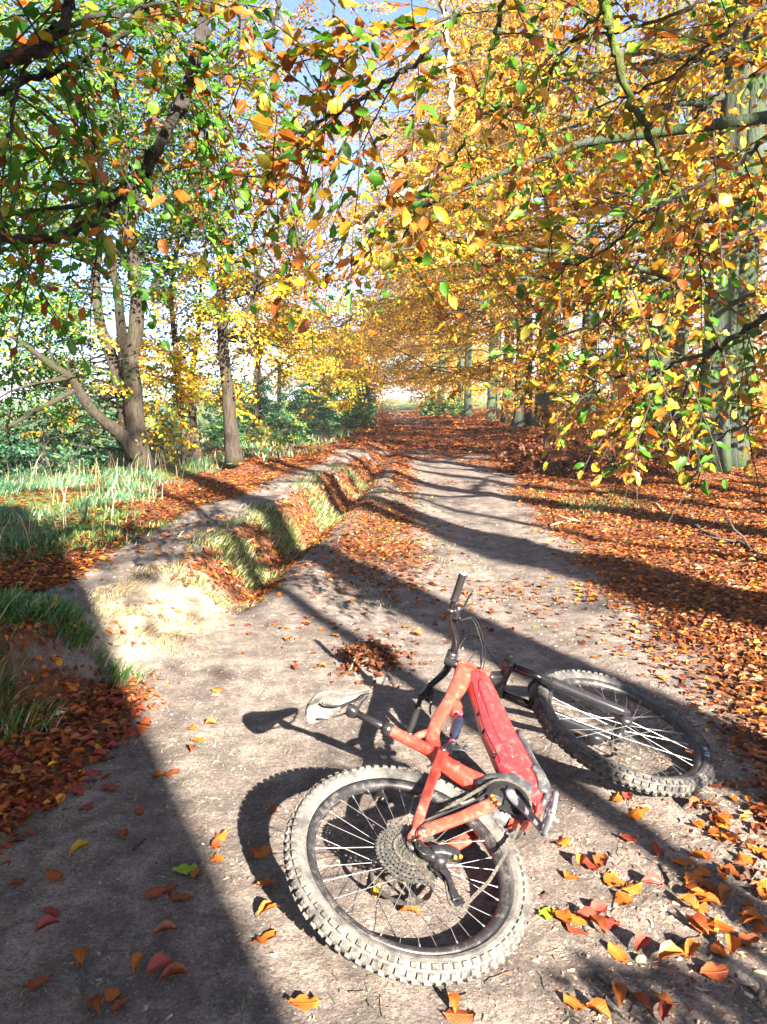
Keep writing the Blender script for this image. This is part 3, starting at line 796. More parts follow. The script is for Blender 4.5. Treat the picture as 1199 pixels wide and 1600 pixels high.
for k in range(7):
    bush('beech_sapling', ORD[k] + ' orange beech sapling counting inward among the trunks on the right', 'sapling', [8.6, 10.5, 12, 9.2, 8, 11, 7.3][k], [16.5, 20, 25, 24, 28, 31, 38][k], 1.4, 1.0, 2.4, 60, OR, 1, 12, 'orange saplings inside the wood', 1.5)
x, y = sp(1.9, 2.6)  # unseen sapling added and shaped to dapple the lower right ground
bush('beech_sapling', 'low leafy sapling added behind the viewpoint to dapple the ground right of the rear wheel', 'sapling', x, y, .72, .5, 2.0, 120, OR, .9, 10)
for lb, x, y, h_ in (('tall bush added out of view on the left bank level with the viewpoint', -3.9, .8, 3.2), ('tall bush added out of view on the left bank just behind the viewpoint', -3.6, -2.2, 3.2), ('bush added on the track side behind the viewpoint', -1.6, -5.0, 2.3), ('low bush added under the thick beech behind the viewpoint', .8, -7.5, 2.2)):  # unseen bushes added to cut low sky light from left and behind
    bush('hedge_bush', lb, 'bush', x, y, 1.5, 1.3, h_, 130, GRN, 1, 14, 'sky-blocking bushes added beside the viewpoint', 1.8, True)
# the wood going on far off
def far_wood(name, label, x0, x1, y0, y1, n, h, pals, z0=.2):
    A = []
    for k in range(n):
        x = rng.uniform(x0, x1); y = rng.uniform(y0, y1)
        A.append((np.array([x, y, float(height(x, y, False)) + h * rng.random() ** .8 + z0]), np.array([rng.normal(), rng.normal() - .5, -.1]), rng.uniform(2.0, 3.6), rng.normal(0, .5)))
    Vs, Fs, Cs, tv, tq = sprays(A, list(pals), far=True, lscale=3.6, twigs=False)
    o = mesh_np(name, np.vstack(Vs), [np.vstack(Fs)], M_LEAF, None, False, np.vstack(Cs))
    tag(o, label, 'woodland', None, 'stuff')
far_wood('far_wood', 'arch of gold foliage over the far end of the track', -3, 7, 78, 100, 170, 10, OG, 3.2)
far_wood('far_wood', 'far orange wood behind the beeches on the right', 16, 75, 55, 110, 700, 13, OR)
far_wood('far_wood', 'far trees left of the bright end of the track', -14, -.5, 105, 135, 260, 11, OG)
far_wood('far_wood', 'far trees right of the bright end of the track', 6, 16, 105, 135, 220, 12, OG)
far_wood('far_wood', 'foliage closing over the far end of the track from the left', -9, -.2, 86, 104, 200, 10, OG)
far_wood('far_wood', 'foliage closing over the far end of the track from the right', 4.5, 11, 86, 104, 160, 10, OG)
far_wood('far_wood', 'far hedgerow along the field on the left', -130, -14, 120, 135, 420, 6, BG)

far_wood('far_wood', 'wood added behind the viewpoint to block the bright low sky', -30, 32, -42, -22, 520, 7.5, OR)  # unseen foliage added to block the bright horizon behind the camera

# the autumn air
hz = MB(); hz.box((0, 430, 10.5), (480, 540, 14.5))
m, t, b = nt('autumn_air'); t.nodes.remove(b)
pv = nd(t, 'ShaderNodeVolumePrincipled'); pv.inputs['Color'].default_value = (.96, .97, 1, 1); pv.inputs['Density'].default_value = .0007; pv.inputs['Anisotropy'].default_value = 0.0
t.links.new(pv.outputs[0], t.nodes['Material Output'].inputs['Volume'])
o = hz.build('haze', m); tag(o, 'thin pale haze in the woodland air', 'haze', None, 'stuff')
cy.volume_bounces = 0

# ------------------------------------------------------------------ boughs hanging into the view
LCOL = {}
def lom(name, c1, c2, edge, tr=.45):
    LCOL[name] = (c1, c2); return leaf_obj_mat(name, c1, c2, edge, tr)
M_LG = lom('green_beech_leaf', (.036, .165, .010), (.095, .24, .014), (0.158, 0.136, 0.010))
M_LYG = lom('turning_beech_leaf', (0.216, 0.223, 0.013), (0.360, 0.273, 0.015), (0.360, 0.136, 0.010))
M_LY = lom('yellow_beech_leaf', (0.475, 0.285, 0.015), (0.432, 0.223, 0.015), (0.324, 0.105, 0.010))
M_LO = lom('orange_beech_leaf', (0.432, 0.149, 0.013), (0.360, 0.105, 0.010), (0.187, 0.050, 0.010))
M_LB = lom('copper_beech_leaf', (0.259, 0.074, 0.013), (0.187, 0.050, 0.010), (0.108, 0.031, 0.010))
M_FO = leaf_obj_mat('fallen_orange_leaf', (0.396, 0.118, 0.015), (0.317, 0.081, 0.013), (0.202, 0.050, 0.010), .12)
M_FC = leaf_obj_mat('fallen_copper_leaf', (0.245, 0.062, 0.015), (0.187, 0.043, 0.015), (0.122, 0.031, 0.013), .08)
M_FR = leaf_obj_mat('fallen_red_leaf', (0.245, 0.034, 0.020), (0.187, 0.031, 0.022), (0.144, 0.031, 0.015), .08)
M_FY = leaf_obj_mat('fallen_yellow_leaf', (0.432, 0.248, 0.020), (0.396, 0.186, 0.025), (0.288, 0.112, 0.020), .12)
M_FG = leaf_obj_mat('fallen_green_leaf', (0.072, 0.186, 0.010), (0.180, 0.260, 0.015), (0.144, 0.155, 0.015), .2)

def leaf_shape(seed, curl=.15, roll=.2, wav=.03, rough=.02):
    """unit-length beech leaf: oval, pleated, folded along the midrib"""
    r = np.random.default_rng(seed)
    u_ = np.array([0, .10, .24, .42, .60, .78, .91, 1.0]); w = np.array([.0, .17, .285, .34, .32, .225, .11, .0]) * r.uniform(.92, 1.08)
    V, Q = [], []
    for i, (uu, ww) in enumerate(zip(u_, w)):
        for v in (-1, -.5, 0, .5, 1):
            z = roll * abs(v) * ww + curl * (uu - .5) ** 2 - curl * .25 + wav * math.sin(uu * 21 + (v > 0) * 1.5) * abs(v) + r.normal(0, rough) * abs(v)
            V.append([uu + .04 * abs(v) * ww, v * ww * (1 - .25 * roll * abs(v)), z])
    for i in range(len(u_) - 1):
        for k in range(4):
            a_ = i * 5 + k; Q.append([a_, a_ + 1, a_ + 6, a_ + 5])
    V = np.array(V)
    st = MB(); st.loft(np.array([[-.16, 0, 0], [0, 0, 0]]) , .008, .008, 3)
    n0 = len(V)
    return np.vstack([V, st.V[0]]), [np.array(Q), np.vstack(st.Q) + n0]
LEAFM = {}
TEMPL = [leaf_shape(100 + k, [.25, -.3, .5, .1][k], [.25, .35, .15, .5][k], .05, .022) for k in range(4)]
def leaf_mesh(mat, k, flat=False):
    key = (mat.name, k, flat)
    if key not in LEAFM:
        V, Fq = leaf_shape(100 + k + 50 * flat, [.25, -.3, .5 if not flat else .22, .1][k], [.25, .35, .15, .5][k] if not flat else [.2, .9, -.35, .5][k], .05, .05 if flat else .022)
        LEAFM[key] = mesh_np('leaf', V, Fq, mat, None, True, None, False)
    return LEAFM[key]
def frame_mat(p, d, n, s, wf=1.0):
    d = np.asarray(d, float); d = d / np.linalg.norm(d); y = np.cross(n, d); y /= np.linalg.norm(y) + 1e-9; z = np.cross(d, y)
    M = Matrix(((d[0] * s, y[0] * s * wf, z[0] * s, p[0]), (d[1] * s, y[1] * s * wf, z[1] * s, p[1]), (d[2] * s, y[2] * s * wf, z[2] * s, p[2]), (0, 0, 0, 1)))
    return M

def bough(name, label, lines, mats, n_leaf, mat=M_BOUGH, dens=9.0, tl=(.25, .6), droop=.25, lsize=(.042, .068), view=.22, seed=0):
    """lines: list of (pixel polyline (x,y,Y), r0, r1, leafy); leaves hang alternately on side twigs"""
    global rng
    rr = np.random.default_rng(500 + seed)
    P0 = at(*lines[0][0][0])
    e = tag(empty(name, P0), label, 'branch', 'beech boughs hanging into view')
    mb = MB(); tw = MB(); L = []
    for pts, r0, r1, leafy in lines:
        P = spline(np.array([at(*p) for p in pts]), 7)
        P[1:-1] += rr.normal(0, .006, (len(P) - 2, 3))
        r_ = np.linspace(r0, r1, len(P)) * (1 + .12 * rr.standard_normal(len(P)))
        mb.loft(P, r_, r_, 8)
        if not leafy: continue
        seg = np.linalg.norm(np.diff(P, axis=0), axis=1); cum = np.concatenate([[0], np.cumsum(seg)])
        for s in np.arange(.04, cum[-1], 1 / (1.35 * dens * leafy)):
            s = s + rr.normal(0, .02); i = int(np.clip(np.searchsorted(cum, s) - 1, 0, len(seg) - 1))
            p = P[i] + (P[i + 1] - P[i]) * np.clip((s - cum[i]) / seg[i], 0, 1); d = (P[i + 1] - P[i]) / seg[i]
            q = rr.normal(0, 1, 3); q[1] *= .7; q -= d * (q @ d); q /= np.linalg.norm(q)
            dd = d * .55 + q * .75 + np.array([0, 0, -droop * rr.uniform(.2, 1.0)]); dd /= np.linalg.norm(dd)
            ln = rr.uniform(*tl); k = np.linspace(0, 1, 6)[:, None]
            tp = p + dd * ln * k + np.array([0, 0, -.18 * ln]) * k ** 2 + np.cumsum(rr.normal(0, .008, (6, 3)), 0) * k
            tw.loft(tp, np.linspace(.0032, .0014, 6), np.linspace(.0032, .0014, 6), 4, cap=False)
            m_ = max(2, int(ln / .042))
            for j in range(m_):
                f = (j + .6 + rr.uniform(-.2, .2)) / m_; f = min(f, 1.0); ii_ = min(int(f * 5), 4)
                lp = tp[ii_] + (tp[ii_ + 1] - tp[ii_]) * (f * 5 - ii_); td = tp[ii_ + 1] - tp[ii_]; td /= np.linalg.norm(td)
                sd = np.cross(td, [0, 0, 1.0]); sd /= np.linalg.norm(sd) + 1e-9
                ld = td * .6 + sd * (.75 if j % 2 else -.75) + np.array([0, 0, -.12]) + rr.normal(0, .22, 3)
                if j == m_ - 1: ld = td + np.array([0, 0, -.3])
                nn = np.array([rr.normal(0, .45), -view + rr.normal(0, .4), .8 + rr.normal(0, .3)])
                L.append((lp + ld / np.linalg.norm(ld) * .008, ld, nn, rr.uniform(*lsize)))
    mb.V = [v - P0 for v in mb.V]; tw.V = [v - P0 for v in tw.V]
    mb.build('limb', mat, e, True)
    if tw.V: tw.build('twigs', M_TWIG, e)['kind'] = 'stuff'
    rr.shuffle(L)
    names = [m_ for m_, _ in mats]; w = np.array([x for _, x in mats], float); w /= w.sum()
    # the largest leaves (nearest, longest) are parts of their own; the rest hang in one mass
    L.sort(key=lambda q: -q[3] / max(.5, q[0][1]))
    L = [q for q in L if q[0][2] > (1.16 if seed >= 7 else 0)]
    if seed >= 7: L = L[:430]
    if len(L) > 290:
        Vb, Fb, Cb, ob = [], [], [], 0
        for (p, d, n, s) in L[290:]:
            mt = names[rr.choice(len(names), p=w)]
            V, Fq = TEMPL[int(rr.integers(0, 4))]
            M_ = np.array(frame_mat(p - P0, d, n, s, rr.uniform(.6, 1.12)))
            Vb.append(V @ M_[:3, :3].T + M_[:3, 3]); Fb.append([f + ob for f in Fq]); ob += len(V)
            c1, c2 = LCOL[mt.name]; q = rr.random(); Cb.append(np.repeat((np.array(c1) * (1 - q) + np.array(c2) * q)[None] * rr.uniform(.7, 1.25), len(V), 0))
        o = mesh_np('leaf_mass', np.vstack(Vb), [np.vstack([f[0] for f in Fb]), np.vstack([f[1] for f in Fb])], M_LEAF, e, True, np.vstack(Cb)); o['kind'] = 'stuff'
    for (p, d, n, s) in L[:290]:
        o = inst('leaf', leaf_mesh(names[rr.choice(len(names), p=w)], int(rr.integers(0, 4))), e, frame_mat(p - P0, d, n, s, rr.uniform(.6, 1.12)))
    return e
DKG = [(M_LG, 7), (M_LO, 1.4), (M_LYG, 1.4), (M_LB, .8), (M_LY, .4)]
MIXL = [(M_LG, 3.6), (M_LO, 2.6), (M_LYG, 2.0), (M_LY, 1.8), (M_LB, 1.2)]
WARM = [(M_LG, 2.4), (M_LO, 2.8), (M_LYG, 2.0), (M_LY, 2.8), (M_LB, .8)]
bough('beech_bough', 'thick dark bough curving down from the top left into two drooping arms', [
    ([(335, -60, 3.2), (325, 10, 3.1), (310, 80, 3.0), (285, 160, 2.95), (245, 235, 2.9), (225, 270, 2.9), (185, 305, 2.9), (165, 335, 2.85), (125, 353, 2.8), (60, 374, 2.75), (-40, 372, 2.7)], .026, .014, 1.0),
    ([(225, 270, 2.9), (180, 300, 3.0), (120, 320, 3.1), (50, 330, 3.2), (-30, 335, 3.3)], .011, .007, 1.0),
    ([(165, 335, 2.85), (150, 285, 2.9), (160, 230, 3.0), (125, 215, 3.1), (60, 240, 3.2), (0, 290, 3.3)], .008, .004, 1.2),
    ([(285, 160, 2.95), (320, 210, 3.1), (350, 260, 3.3), (365, 310, 3.4)], .006, .003, 1.3)], DKG, 290, dens=14, lsize=(.040, .062), seed=1)
bough('beech_bough', 'dark bough crossing the top left corner of the view', [
    ([(-40, 105, 2.3), (0, 95, 2.3), (45, 80, 2.3), (78, 60, 2.3), (100, 30, 2.3), (118, -40, 2.3)], .021, .016, .7),
    ([(-30, 160, 2.7), (50, 125, 2.7), (110, 100, 2.7), (160, 75, 2.7), (200, 45, 2.7), (245, -20, 2.7)], .012, .009, 1.0),
    ([(60, 70, 2.4), (120, 35, 2.5), (190, 18, 2.6), (260, 5, 2.6)], .008, .005, 1.0),
    ([(45, 80, 2.3), (20, 180, 2.4), (5, 260, 2.5), (-20, 330, 2.5)], .006, .003, 1.2)], DKG, 240, dens=15, lsize=(.040, .062), seed=2)
bough('beech_bough', 'fine twigs hanging from the top edge between the sky gaps left of centre', [
    ([(440, -60, 2.6), (436, 0, 2.6), (430, 40, 2.6), (428, 75, 2.6)], .010, .004, .5),
    ([(275, -40, 2.8), (262, 30, 2.8), (268, 55, 2.8)], .008, .003, .8),
    ([(380, -50, 3.2), (375, 60, 3.3), (395, 130, 3.4), (410, 180, 3.5)], .006, .002, 1.3),
    ([(515, -40, 2.7), (525, 35, 2.7), (540, 60, 2.7)], .005, .002, .9)], MIXL, 120, dens=12, seed=3)
bough('beech_bough', 'dark twig sweeping down left across the upper middle with large brown leaves', [
    ([(690, 60, 2.7), (640, 105, 2.7), (590, 135, 2.7), (545, 165, 2.7), (500, 190, 2.7), (455, 212, 2.7), (437, 225, 2.7), (432, 255, 2.7), (420, 285, 2.7)], .009, .004, 1.3),
    ([(720, 20, 2.8), (660, 40, 2.8), (600, 50, 2.8), (540, 90, 2.8), (500, 110, 2.8)], .006, .003, 1.4),
    ([(560, 155, 2.7), (565, 220, 2.75), (575, 270, 2.8)], .004, .002, 1.2)], MIXL, 190, dens=9, lsize=(.055, .085), seed=4)
bough('beech_bough', 'pale sunlit branch bending down from the top centre to a bare tip', [
    ([(690, -60, 3.0), (695, 20, 3.0), (702, 90, 3.0), (705, 150, 3.0), (700, 190, 3.0), (692, 240, 3.0), (680, 268, 3.0), (650, 295, 3.0), (610, 308, 3.0), (590, 330, 3.0), (555, 358, 3.0), (502, 388, 3.0)], .013, .007, .22),
    ([(702, 90, 3.0), (680, 120, 3.0), (655, 150, 3.0)], .005, .003, .8)], MIXL, 60, mat=M_PALE, seed=5)
bough('beech_bough', 'dark knotty branch hanging right of the pale sunlit one', [
    ([(790, -50, 3.2), (782, 20, 3.2), (770, 70, 3.2), (757, 130, 3.2), (748, 180, 3.2), (725, 225, 3.2), (690, 275, 3.3), (660, 300, 3.4), (640, 350, 3.5), (610, 420, 3.6)], .011, .004, .8),
    ([(748, 180, 3.2), (790, 165, 3.3), (830, 150, 3.4), (870, 110, 3.5)], .006, .003, 1.2),
    ([(725, 225, 3.2), (745, 270, 3.1), (738, 340, 3.1), (735, 400, 3.1)], .004, .002, 1.0)], MIXL, 210, mat=M_MOSSY, dens=8, seed=6)
bough('beech_bough', 'mossy green branch hanging from the top right with long side twigs', [
    ([(940, -60, 3.0), (946, 0, 3.0), (952, 40, 3.0), (965, 90, 3.0), (985, 155, 3.0), (1008, 195, 3.0), (1022, 225, 3.0), (1040, 270, 3.0), (1060, 300, 3.0)], .020, .010, .15),
    ([(945, 15, 3.0), (915, 40, 3.1), (880, 80, 3.2), (855, 130, 3.3), (845, 190, 3.4), (835, 290, 3.4)], .007, .003, 1.0),
    ([(1060, 300, 3.0), (1010, 325, 3.0), (950, 350, 3.0), (890, 385, 3.0), (840, 420, 3.0)], .006, .003, 1.2),
    ([(1060, 300, 3.0), (1085, 360, 3.0), (1100, 420, 3.1), (1110, 470, 3.1)], .005, .003, 1.2)], MIXL, 220, mat=M_MOSSY, dens=9, seed=7)
bough('beech_bough', 'slender leafy branch reaching in from the right margin at mid height', [
    ([(1260, 170, 2.8), (1199, 215, 2.8), (1150, 255, 2.8), (1100, 285, 2.8), (1060, 305, 2.8), (1000, 345, 2.8), (940, 395, 2.9), (870, 420, 3.0)], .008, .004, 1.1),
    ([(1260, 90, 2.6), (1190, 110, 2.6), (1130, 140, 2.6), (1080, 190, 2.7)], .007, .003, 1.2)], WARM, 200, dens=9, seed=8)
bough('beech_bough', 'long dark branch sweeping down left from the right margin with trailing green-gold sprays', [
    ([(1270, 460, 3.0), (1199, 495, 3.0), (1165, 515, 3.0), (1110, 550, 3.0), (1060, 565, 3.0), (1000, 580, 3.0), (940, 605, 3.0), (895, 632, 3.0)], .015, .004, 1.2),
    ([(1110, 550, 3.0), (1075, 600, 3.0), (1060, 650, 3.0), (1050, 690, 3.0), (1047, 715, 3.0)], .006, .002, .9),
    ([(1060, 565, 3.0), (1000, 610, 3.1), (985, 640, 3.1), (985, 668, 3.1)], .005, .002, 1.1),
    ([(1000, 400, 3.0), (970, 480, 3.0), (950, 540, 3.0), (900, 600, 3.0)], .005, .002, 1.0),
    ([(1230, 640, 2.9), (1180, 650, 2.9), (1120, 690, 2.9), (1090, 740, 2.9)], .005, .002, 1.0)], [(M_LG, 4.2), (M_LO, 1.8), (M_LYG, 2.4), (M_LY, 2.0)], 285, dens=9, seed=9)
bough('beech_bough', 'upper right spray of amber leaves in front of the wood', [
    ([(1260, -20, 3.4), (1180, 20, 3.4), (1120, 60, 3.4), (1060, 110, 3.5), (1000, 140, 3.6), (930, 170, 3.7)], .010, .004, 1.2),
    ([(1150, -40, 3.6), (1080, 10, 3.6), (1000, 40, 3.7), (900, 60, 3.8), (830, 60, 3.9)], .009, .004, 1.2),
    ([(860, -50, 3.4), (850, 20, 3.4), (820, 90, 3.5), (800, 150, 3.6)], .006, .003, 1.2)], WARM, 270, dens=8, seed=10)
bough('beech_bough', 'spray of gold and green leaves hanging before the twin beech trunks', [
    ([(1280, 330, 3.6), (1200, 350, 3.6), (1130, 390, 3.6), (1060, 430, 3.6), (980, 450, 3.7), (900, 490, 3.8)], .008, .003, 1.2),
    ([(1130, 390, 3.6), (1110, 450, 3.6), (1120, 520, 3.6), (1150, 600, 3.6)], .005, .002, 1.0)], WARM, 200, dens=9, seed=11)

# ------------------------------------------------------------------ the bicycle (x forward, y to its left, z up; lying on its left side)
BR = Matrix(((0.697, -0.247, -0.674), (0.717, 0.248, 0.651), (0.007, -0.937, 0.350)))
BT = Vector((0.0704, 2.0307, 0.1432))
M_RED = dusty('red_frame_paint', (.50, .020, .024), (.34, .22, .21), .27, 44, .28, .5, 0, 420, .8, .6)
M_RED2 = dusty('dusty_orange_red_paint', (.55, .042, .026), (.42, .25, .20), .30, 34, .3, .5, 0, 420, .8, .5)
M_BLK = dusty('black_alloy', (.012, .012, .014), (.16, .14, .12), .16, 40, .32, .5, .0)
M_ANOD = plain('black_anodised_tube', (.008, .008, .010), .12, .0, .6)
M_RUB = dusty('dusty_tyre_rubber', (.035, .034, .034), (.115, .108, .10), .68, 22, .8, .3)
M_RUBF = dusty('front_tyre_rubber', (.03, .031, .034), (.17, .15, .125), .45, 22, .7, .3)
M_RIM = dusty('black_rim', (.013, .013, .015), (.12, .11, .10), .35, 40, .4, .5)
M_SPK = plain('steel_spoke', (.32, .32, .33), .45, .8)
M_CAP = plain('pale_ring', (.6, .6, .6), .5)
M_STEEL = dusty('oily_steel', (.20, .19, .17), (.30, .27, .22), .4, 60, .35, .5, .9)
M_CAS = dusty('muddy_cassette_steel', (.10, .10, .095), (.24, .22, .18), .4, 80, .4, .5, .7)
M_GREY = dusty('muddy_motor_cover', (.025, .028, .036), (.14, .135, .125), .4, 30, .5, .4)
M_GRIP = plain('rubber_grip', (.008, .008, .009), .6)
M_SAD = dusty('muddy_saddle', (.03, .03, .03), (.15, .14, .125), .7, 18, .7)
M_LOWER = plain('polished_fork_lower', (.014, .014, .016), .16, 0, .7)
M_SHK = plain('shock_body', (.012, .016, .03), .15, .2, .7)
M_PINK = plain('magenta_ring', (.65, .03, .12), .35)
M_WHITE = plain('pale_print', (.42, .48, .55), .7)
M_ORG = plain('orange_mark', (.8, .16, .02), .5)
M_SILV = dusty('silver_pedal', (.22, .24, .27), (.22, .20, .18), .3, 50, .35, .5, .6)
bike = empty('mountain_bike')
bike.matrix_world = Matrix.Translation(BT) @ BR.to_4x4()
tag(bike, 'red full-suspension electric mountain bike lying on its side on the dirt track', 'bicycle')
U = np.array([-.4464, 0, .8948]); PF = np.array([.8948, 0, .4464]); Yv = np.array([0, 1.0, 0])
FA = np.array([1.2668, 0, -.0156]); HTB = np.array([.975, 0, .4708]); HTT = np.array([.9167, 0, .5876])
ST = .066
_rs = np.array(Matrix.Rotation(ST, 3, Vector(U)))
def S(P): return HTB + (np.asarray(P, float) - HTB) @ _rs.T
def sb(mb):  # turn a collected shape with the steering
    mb.V = [S(v) for v in mb.V]; return mb

def wheel(c, Ro, rm, spin, steer, front):
    T_ = S if steer else (lambda p: np.asarray(p, float))
    c = np.asarray(c, float)
    fin = sb if steer else (lambda m_: m_)
    hub = MB()
    hub.loft(c + Yv * np.array([-.055, -.05, -.03, -.02, .02, .03, .05, .055])[:, None], np.array([.012, .03, .03, .017, .017, .03, .03, .012]), np.array([.012, .03, .03, .017, .017, .03, .03, .012]), 16)
    hub.tube([c - Yv * .07, c + Yv * .07], .009, 10)
    w = fin(hub).build('wheel', M_BLK, bike, True)
    # tyre carcass + knobs
    ty = MB(); n, k = 120, 14; Rt = .031; Rc = Ro - .036
    A = np.linspace(0, 2 * np.pi, n, endpoint=False); B = np.linspace(-2.55, 2.55, k)
    AA, BB = np.meshgrid(A, B, indexing='ij')
    rad = Rc + Rt * np.cos(BB) * .98; yo = Rt * np.sin(BB) * 1.02
    V = np.stack([c[0] + rad * np.cos(AA), c[1] + yo, c[2] + rad * np.sin(AA)], -1).reshape(-1, 3)
    i, j = np.meshgrid(np.arange(n), np.arange(k - 1), indexing='ij'); i2 = (i + 1) % n
    ty.add(V, np.stack([i * k + j, i2 * k + j, i2 * k + j + 1, i * k + j + 1], -1).reshape(-1, 4))
    rows = [(-1.12, .0085, .0065), (-.42, .0075, .0075), (.42, .0075, .0075), (1.12, .0085, .0065)]
    nk = 76
    for q in range(nk):
        for ri, (b_, hl, hw) in enumerate(rows):
            a_ = 2 * np.pi * (q + (.5 if ri in (0, 3) else 0) + (.25 if ri == 1 else 0)) / nk + random.uniform(-.006, .006)
            er = np.array([math.cos(a_), 0, math.sin(a_)]); et = np.array([-math.sin(a_), 0, math.cos(a_)])
            nrm = er * math.cos(b_) + Yv * math.sin(b_); tb = np.cross(nrm, et)
            p = c + er * Rc + nrm * (Rt + .0005)
            hgt = .0062 * random.uniform(.75, 1.1)
            Vb = []
            for zz, sc_ in ((-.004, 1.15), (hgt, .85)):
                for sx_, sy_ in ((-1, -1), (1, -1), (1, 1), (-1, 1)):
                    Vb.append(p + et * hl * sx_ * sc_ + tb * hw * sy_ * sc_ + nrm * zz)
            ty.add(Vb, [[4, 5, 6, 7], [0, 1, 5, 4], [1, 2, 6, 5], [2, 3, 7, 6], [3, 0, 4, 7]])
    fin(ty).build('tyre', M_RUBF if front else M_RUB, w, False)
    rim = MB(); prof = [(-.017, rm + .010), (-.019, rm + .012), (-.018, rm - .006), (-.008, rm - .018), (.008, rm - .018), (.018, rm - .006), (.019, rm + .012), (.017, rm + .010), (.012, rm), (-.012, rm)]
    k = len(prof); n = 96; A = np.linspace(0, 2 * np.pi, n, endpoint=False)
    pr = np.array(prof)
    V = np.stack([c[0] + pr[None, :, 1] * np.cos(A)[:, None], np.broadcast_to(c[1] + pr[None, :, 0], (n, k)), c[2] + pr[None, :, 1] * np.sin(A)[:, None]], -1).reshape(-1, 3)
    i, j = np.meshgrid(np.arange(n), np.arange(k), indexing='ij'); i2 = (i + 1) % n; j2 = (j + 1) % k
    rim.add(V, np.stack([i * k + j, i * k + j2, i2 * k + j2, i2 * k + j], -1).reshape(-1, 4))
    fin(rim).build('rim', M_RIM, w, True)
    for q in range(32):
        sd = 1 if q % 2 else -1; a_ = 2 * np.pi * q / 32 + spin
        lead = .55 * (1 if (q // 2) % 2 else -1)
        p0 = c + Yv * sd * .028 + .026 * np.array([math.cos(a_ + lead * 2.2), 0, math.sin(a_ + lead * 2.2)])
        p1 = c + Yv * sd * .004 + (rm - .014) * np.array([math.cos(a_), 0, math.sin(a_)])
        mb = MB(); mb.tube([p0, p1], .0009, 5); mb.tube([p1, p1 + (p0 - p1) * .05], .0026, 5)
        fin(mb).build('spoke', M_SPK, w)
    # rotor on the left
    ro = MB(); rr_ = .100 if front else .098; yc = .062
    n = 60; A = np.linspace(0, 2 * np.pi, n, endpoint=False)
    for (r1, r2) in ((rr_ - .013, rr_),):
        ring = []
        for y_ in (-.001, .001):
            for r_ in (r1, r2):
                wv = 1 + (.018 * np.sin(A * 12) if r_ == r2 else -.03 * np.sin(A * 12))
                ring.append(np.stack([c[0] + r_ * wv * np.cos(A), np.full(n, c[1] + yc + y_), c[2] + r_ * wv * np.sin(A)], 1))
        V = np.vstack(ring); k_ = np.arange(n); k2 = (k_ + 1) % n
        Qs = []
        for a_, b_ in ((0, 1), (1, 3), (3, 2), (2, 0)):
            Qs.append(np.stack([a_ * n + k_, a_ * n + k2, b_ * n + k2, b_ * n + k_], 1))
        ro.add(V, np.vstack(Qs))
    for q in range(6):
        a_ = q * np.pi / 3 + .3
        ro.loft([c + Yv * yc + .02 * np.array([math.cos(a_ - .5), 0, math.sin(a_ - .5)]), c + Yv * yc + .09 * np.array([math.cos(a_), 0, math.sin(a_)])], .005, .001, 6, side=Yv)
    ro.disc(c + Yv * yc, Yv, .024, .003, 20)
    fin(ro).build('brake_rotor', M_STEEL, w)
    return w
wr = wheel((0, 0, 0), .362, .292, .1, False, False)
wf = wheel(FA, .3745, .311, .2, True, True)
# valve and orange mark on the front rim, lettering on the sidewall
va = MB(); a_ = math.atan2(*( (np.array([1.36, -.27]) - FA[[0, 2]])[::-1]))

# frame
fr = MB()
X3 = lambda x, z, y=0.0: np.array([x, y, z])
fr.loft([HTB - U * .004, HTB + U * .02, HTB + (HTT - HTB) * .5, HTT - U * .015, HTT + U * .002], [.030, .029, .026, .027, .029], [.030, .029, .026, .027, .029], 18, side=Yv)
P = spline([X3(.925, .545), X3(.84, .505), X3(.74, .462), X3(.655, .425), X3(.56, .385), X3(.475, .335), X3(.425, .275), X3(.405, .235)], 5)
q = np.linspace(0, 1, len(P))
fr.loft(P, np.interp(q, [0, .12, .35, .7, 1], [.050, .040, .026, .024, .024]), np.interp(q, [0, .15, .5, 1], [.027, .026, .023, .022]), 16, 2.8, side=Yv)
P = spline([X3(.352, .432), X3(.375, .37), X3(.398, .31), X3(.415, .245)], 5)
fr.loft(P, .0205, .0205, 16, side=Yv)
fr.loft(spline([X3(.388, .352), X3(.43, .362), X3(.50, .352)], 5), .0135, .012, 12, side=Yv)
P = spline([X3(.412, .25), X3(.412, .20), X3(.425, .14), X3(.445, .085), X3(.45, .05)], 5)
fr.loft(P, np.linspace(.022, .040, len(P)), np.linspace(.026, .036, len(P)), 16, 2.6, side=Yv)
# shock mount gusset under the top tube
fr.loft(spline([X3(.70, .43), X3(.675, .395), X3(.655, .365)], 4), [.030] * 4 + [.022] * 4 + [.012], [.018] * 8 + [.016], 12, 3, side=Yv)
fr.build('frame', M_RED2, bike, True)
# down tube: wide, flat-sided, holding the battery
dt = MB()
top_ = np.array([(.895, .535), (.842, .468), (.755, .362), (.67, .262), (.575, .118), (.515, .02), (.485, -.085)])
bot_ = np.array([(.965, .462), (.935, .415), (.86, .30), (.778, .179), (.69, .035), (.63, -.06), (.545, -.098)])
cn = (top_ + bot_) / 2; hh_ = np.linalg.norm(top_ - bot_, axis=1) / 2
P = spline([X3(a_, b_) for a_, b_ in cn], 5); q = np.linspace(0, 1, len(P)); q0 = np.linspace(0, 1, len(cn))
dt.loft(P, np.interp(q, q0, hh_), np.interp(q, [0, .2, .5, .8, 1], [.029, .037, .042, .043, .030]), 24, 2.5, side=Yv)
dto = dt.build('down_tube', M_RED, bike, True)
bc = MB()   # battery cover ridge along the drive side and grey skid guard under the tube
P2 = spline([X3(a_ , b_, -.0385) for a_, b_ in (cn + (top_ - bot_) * .12)[1:5]], 5)
bc.loft(P2, np.interp(np.linspace(0, 1, len(P2)), [0, .1, .9, 1], [.004, .020, .020, .004]), .006, 12, 2.5, side=Yv)
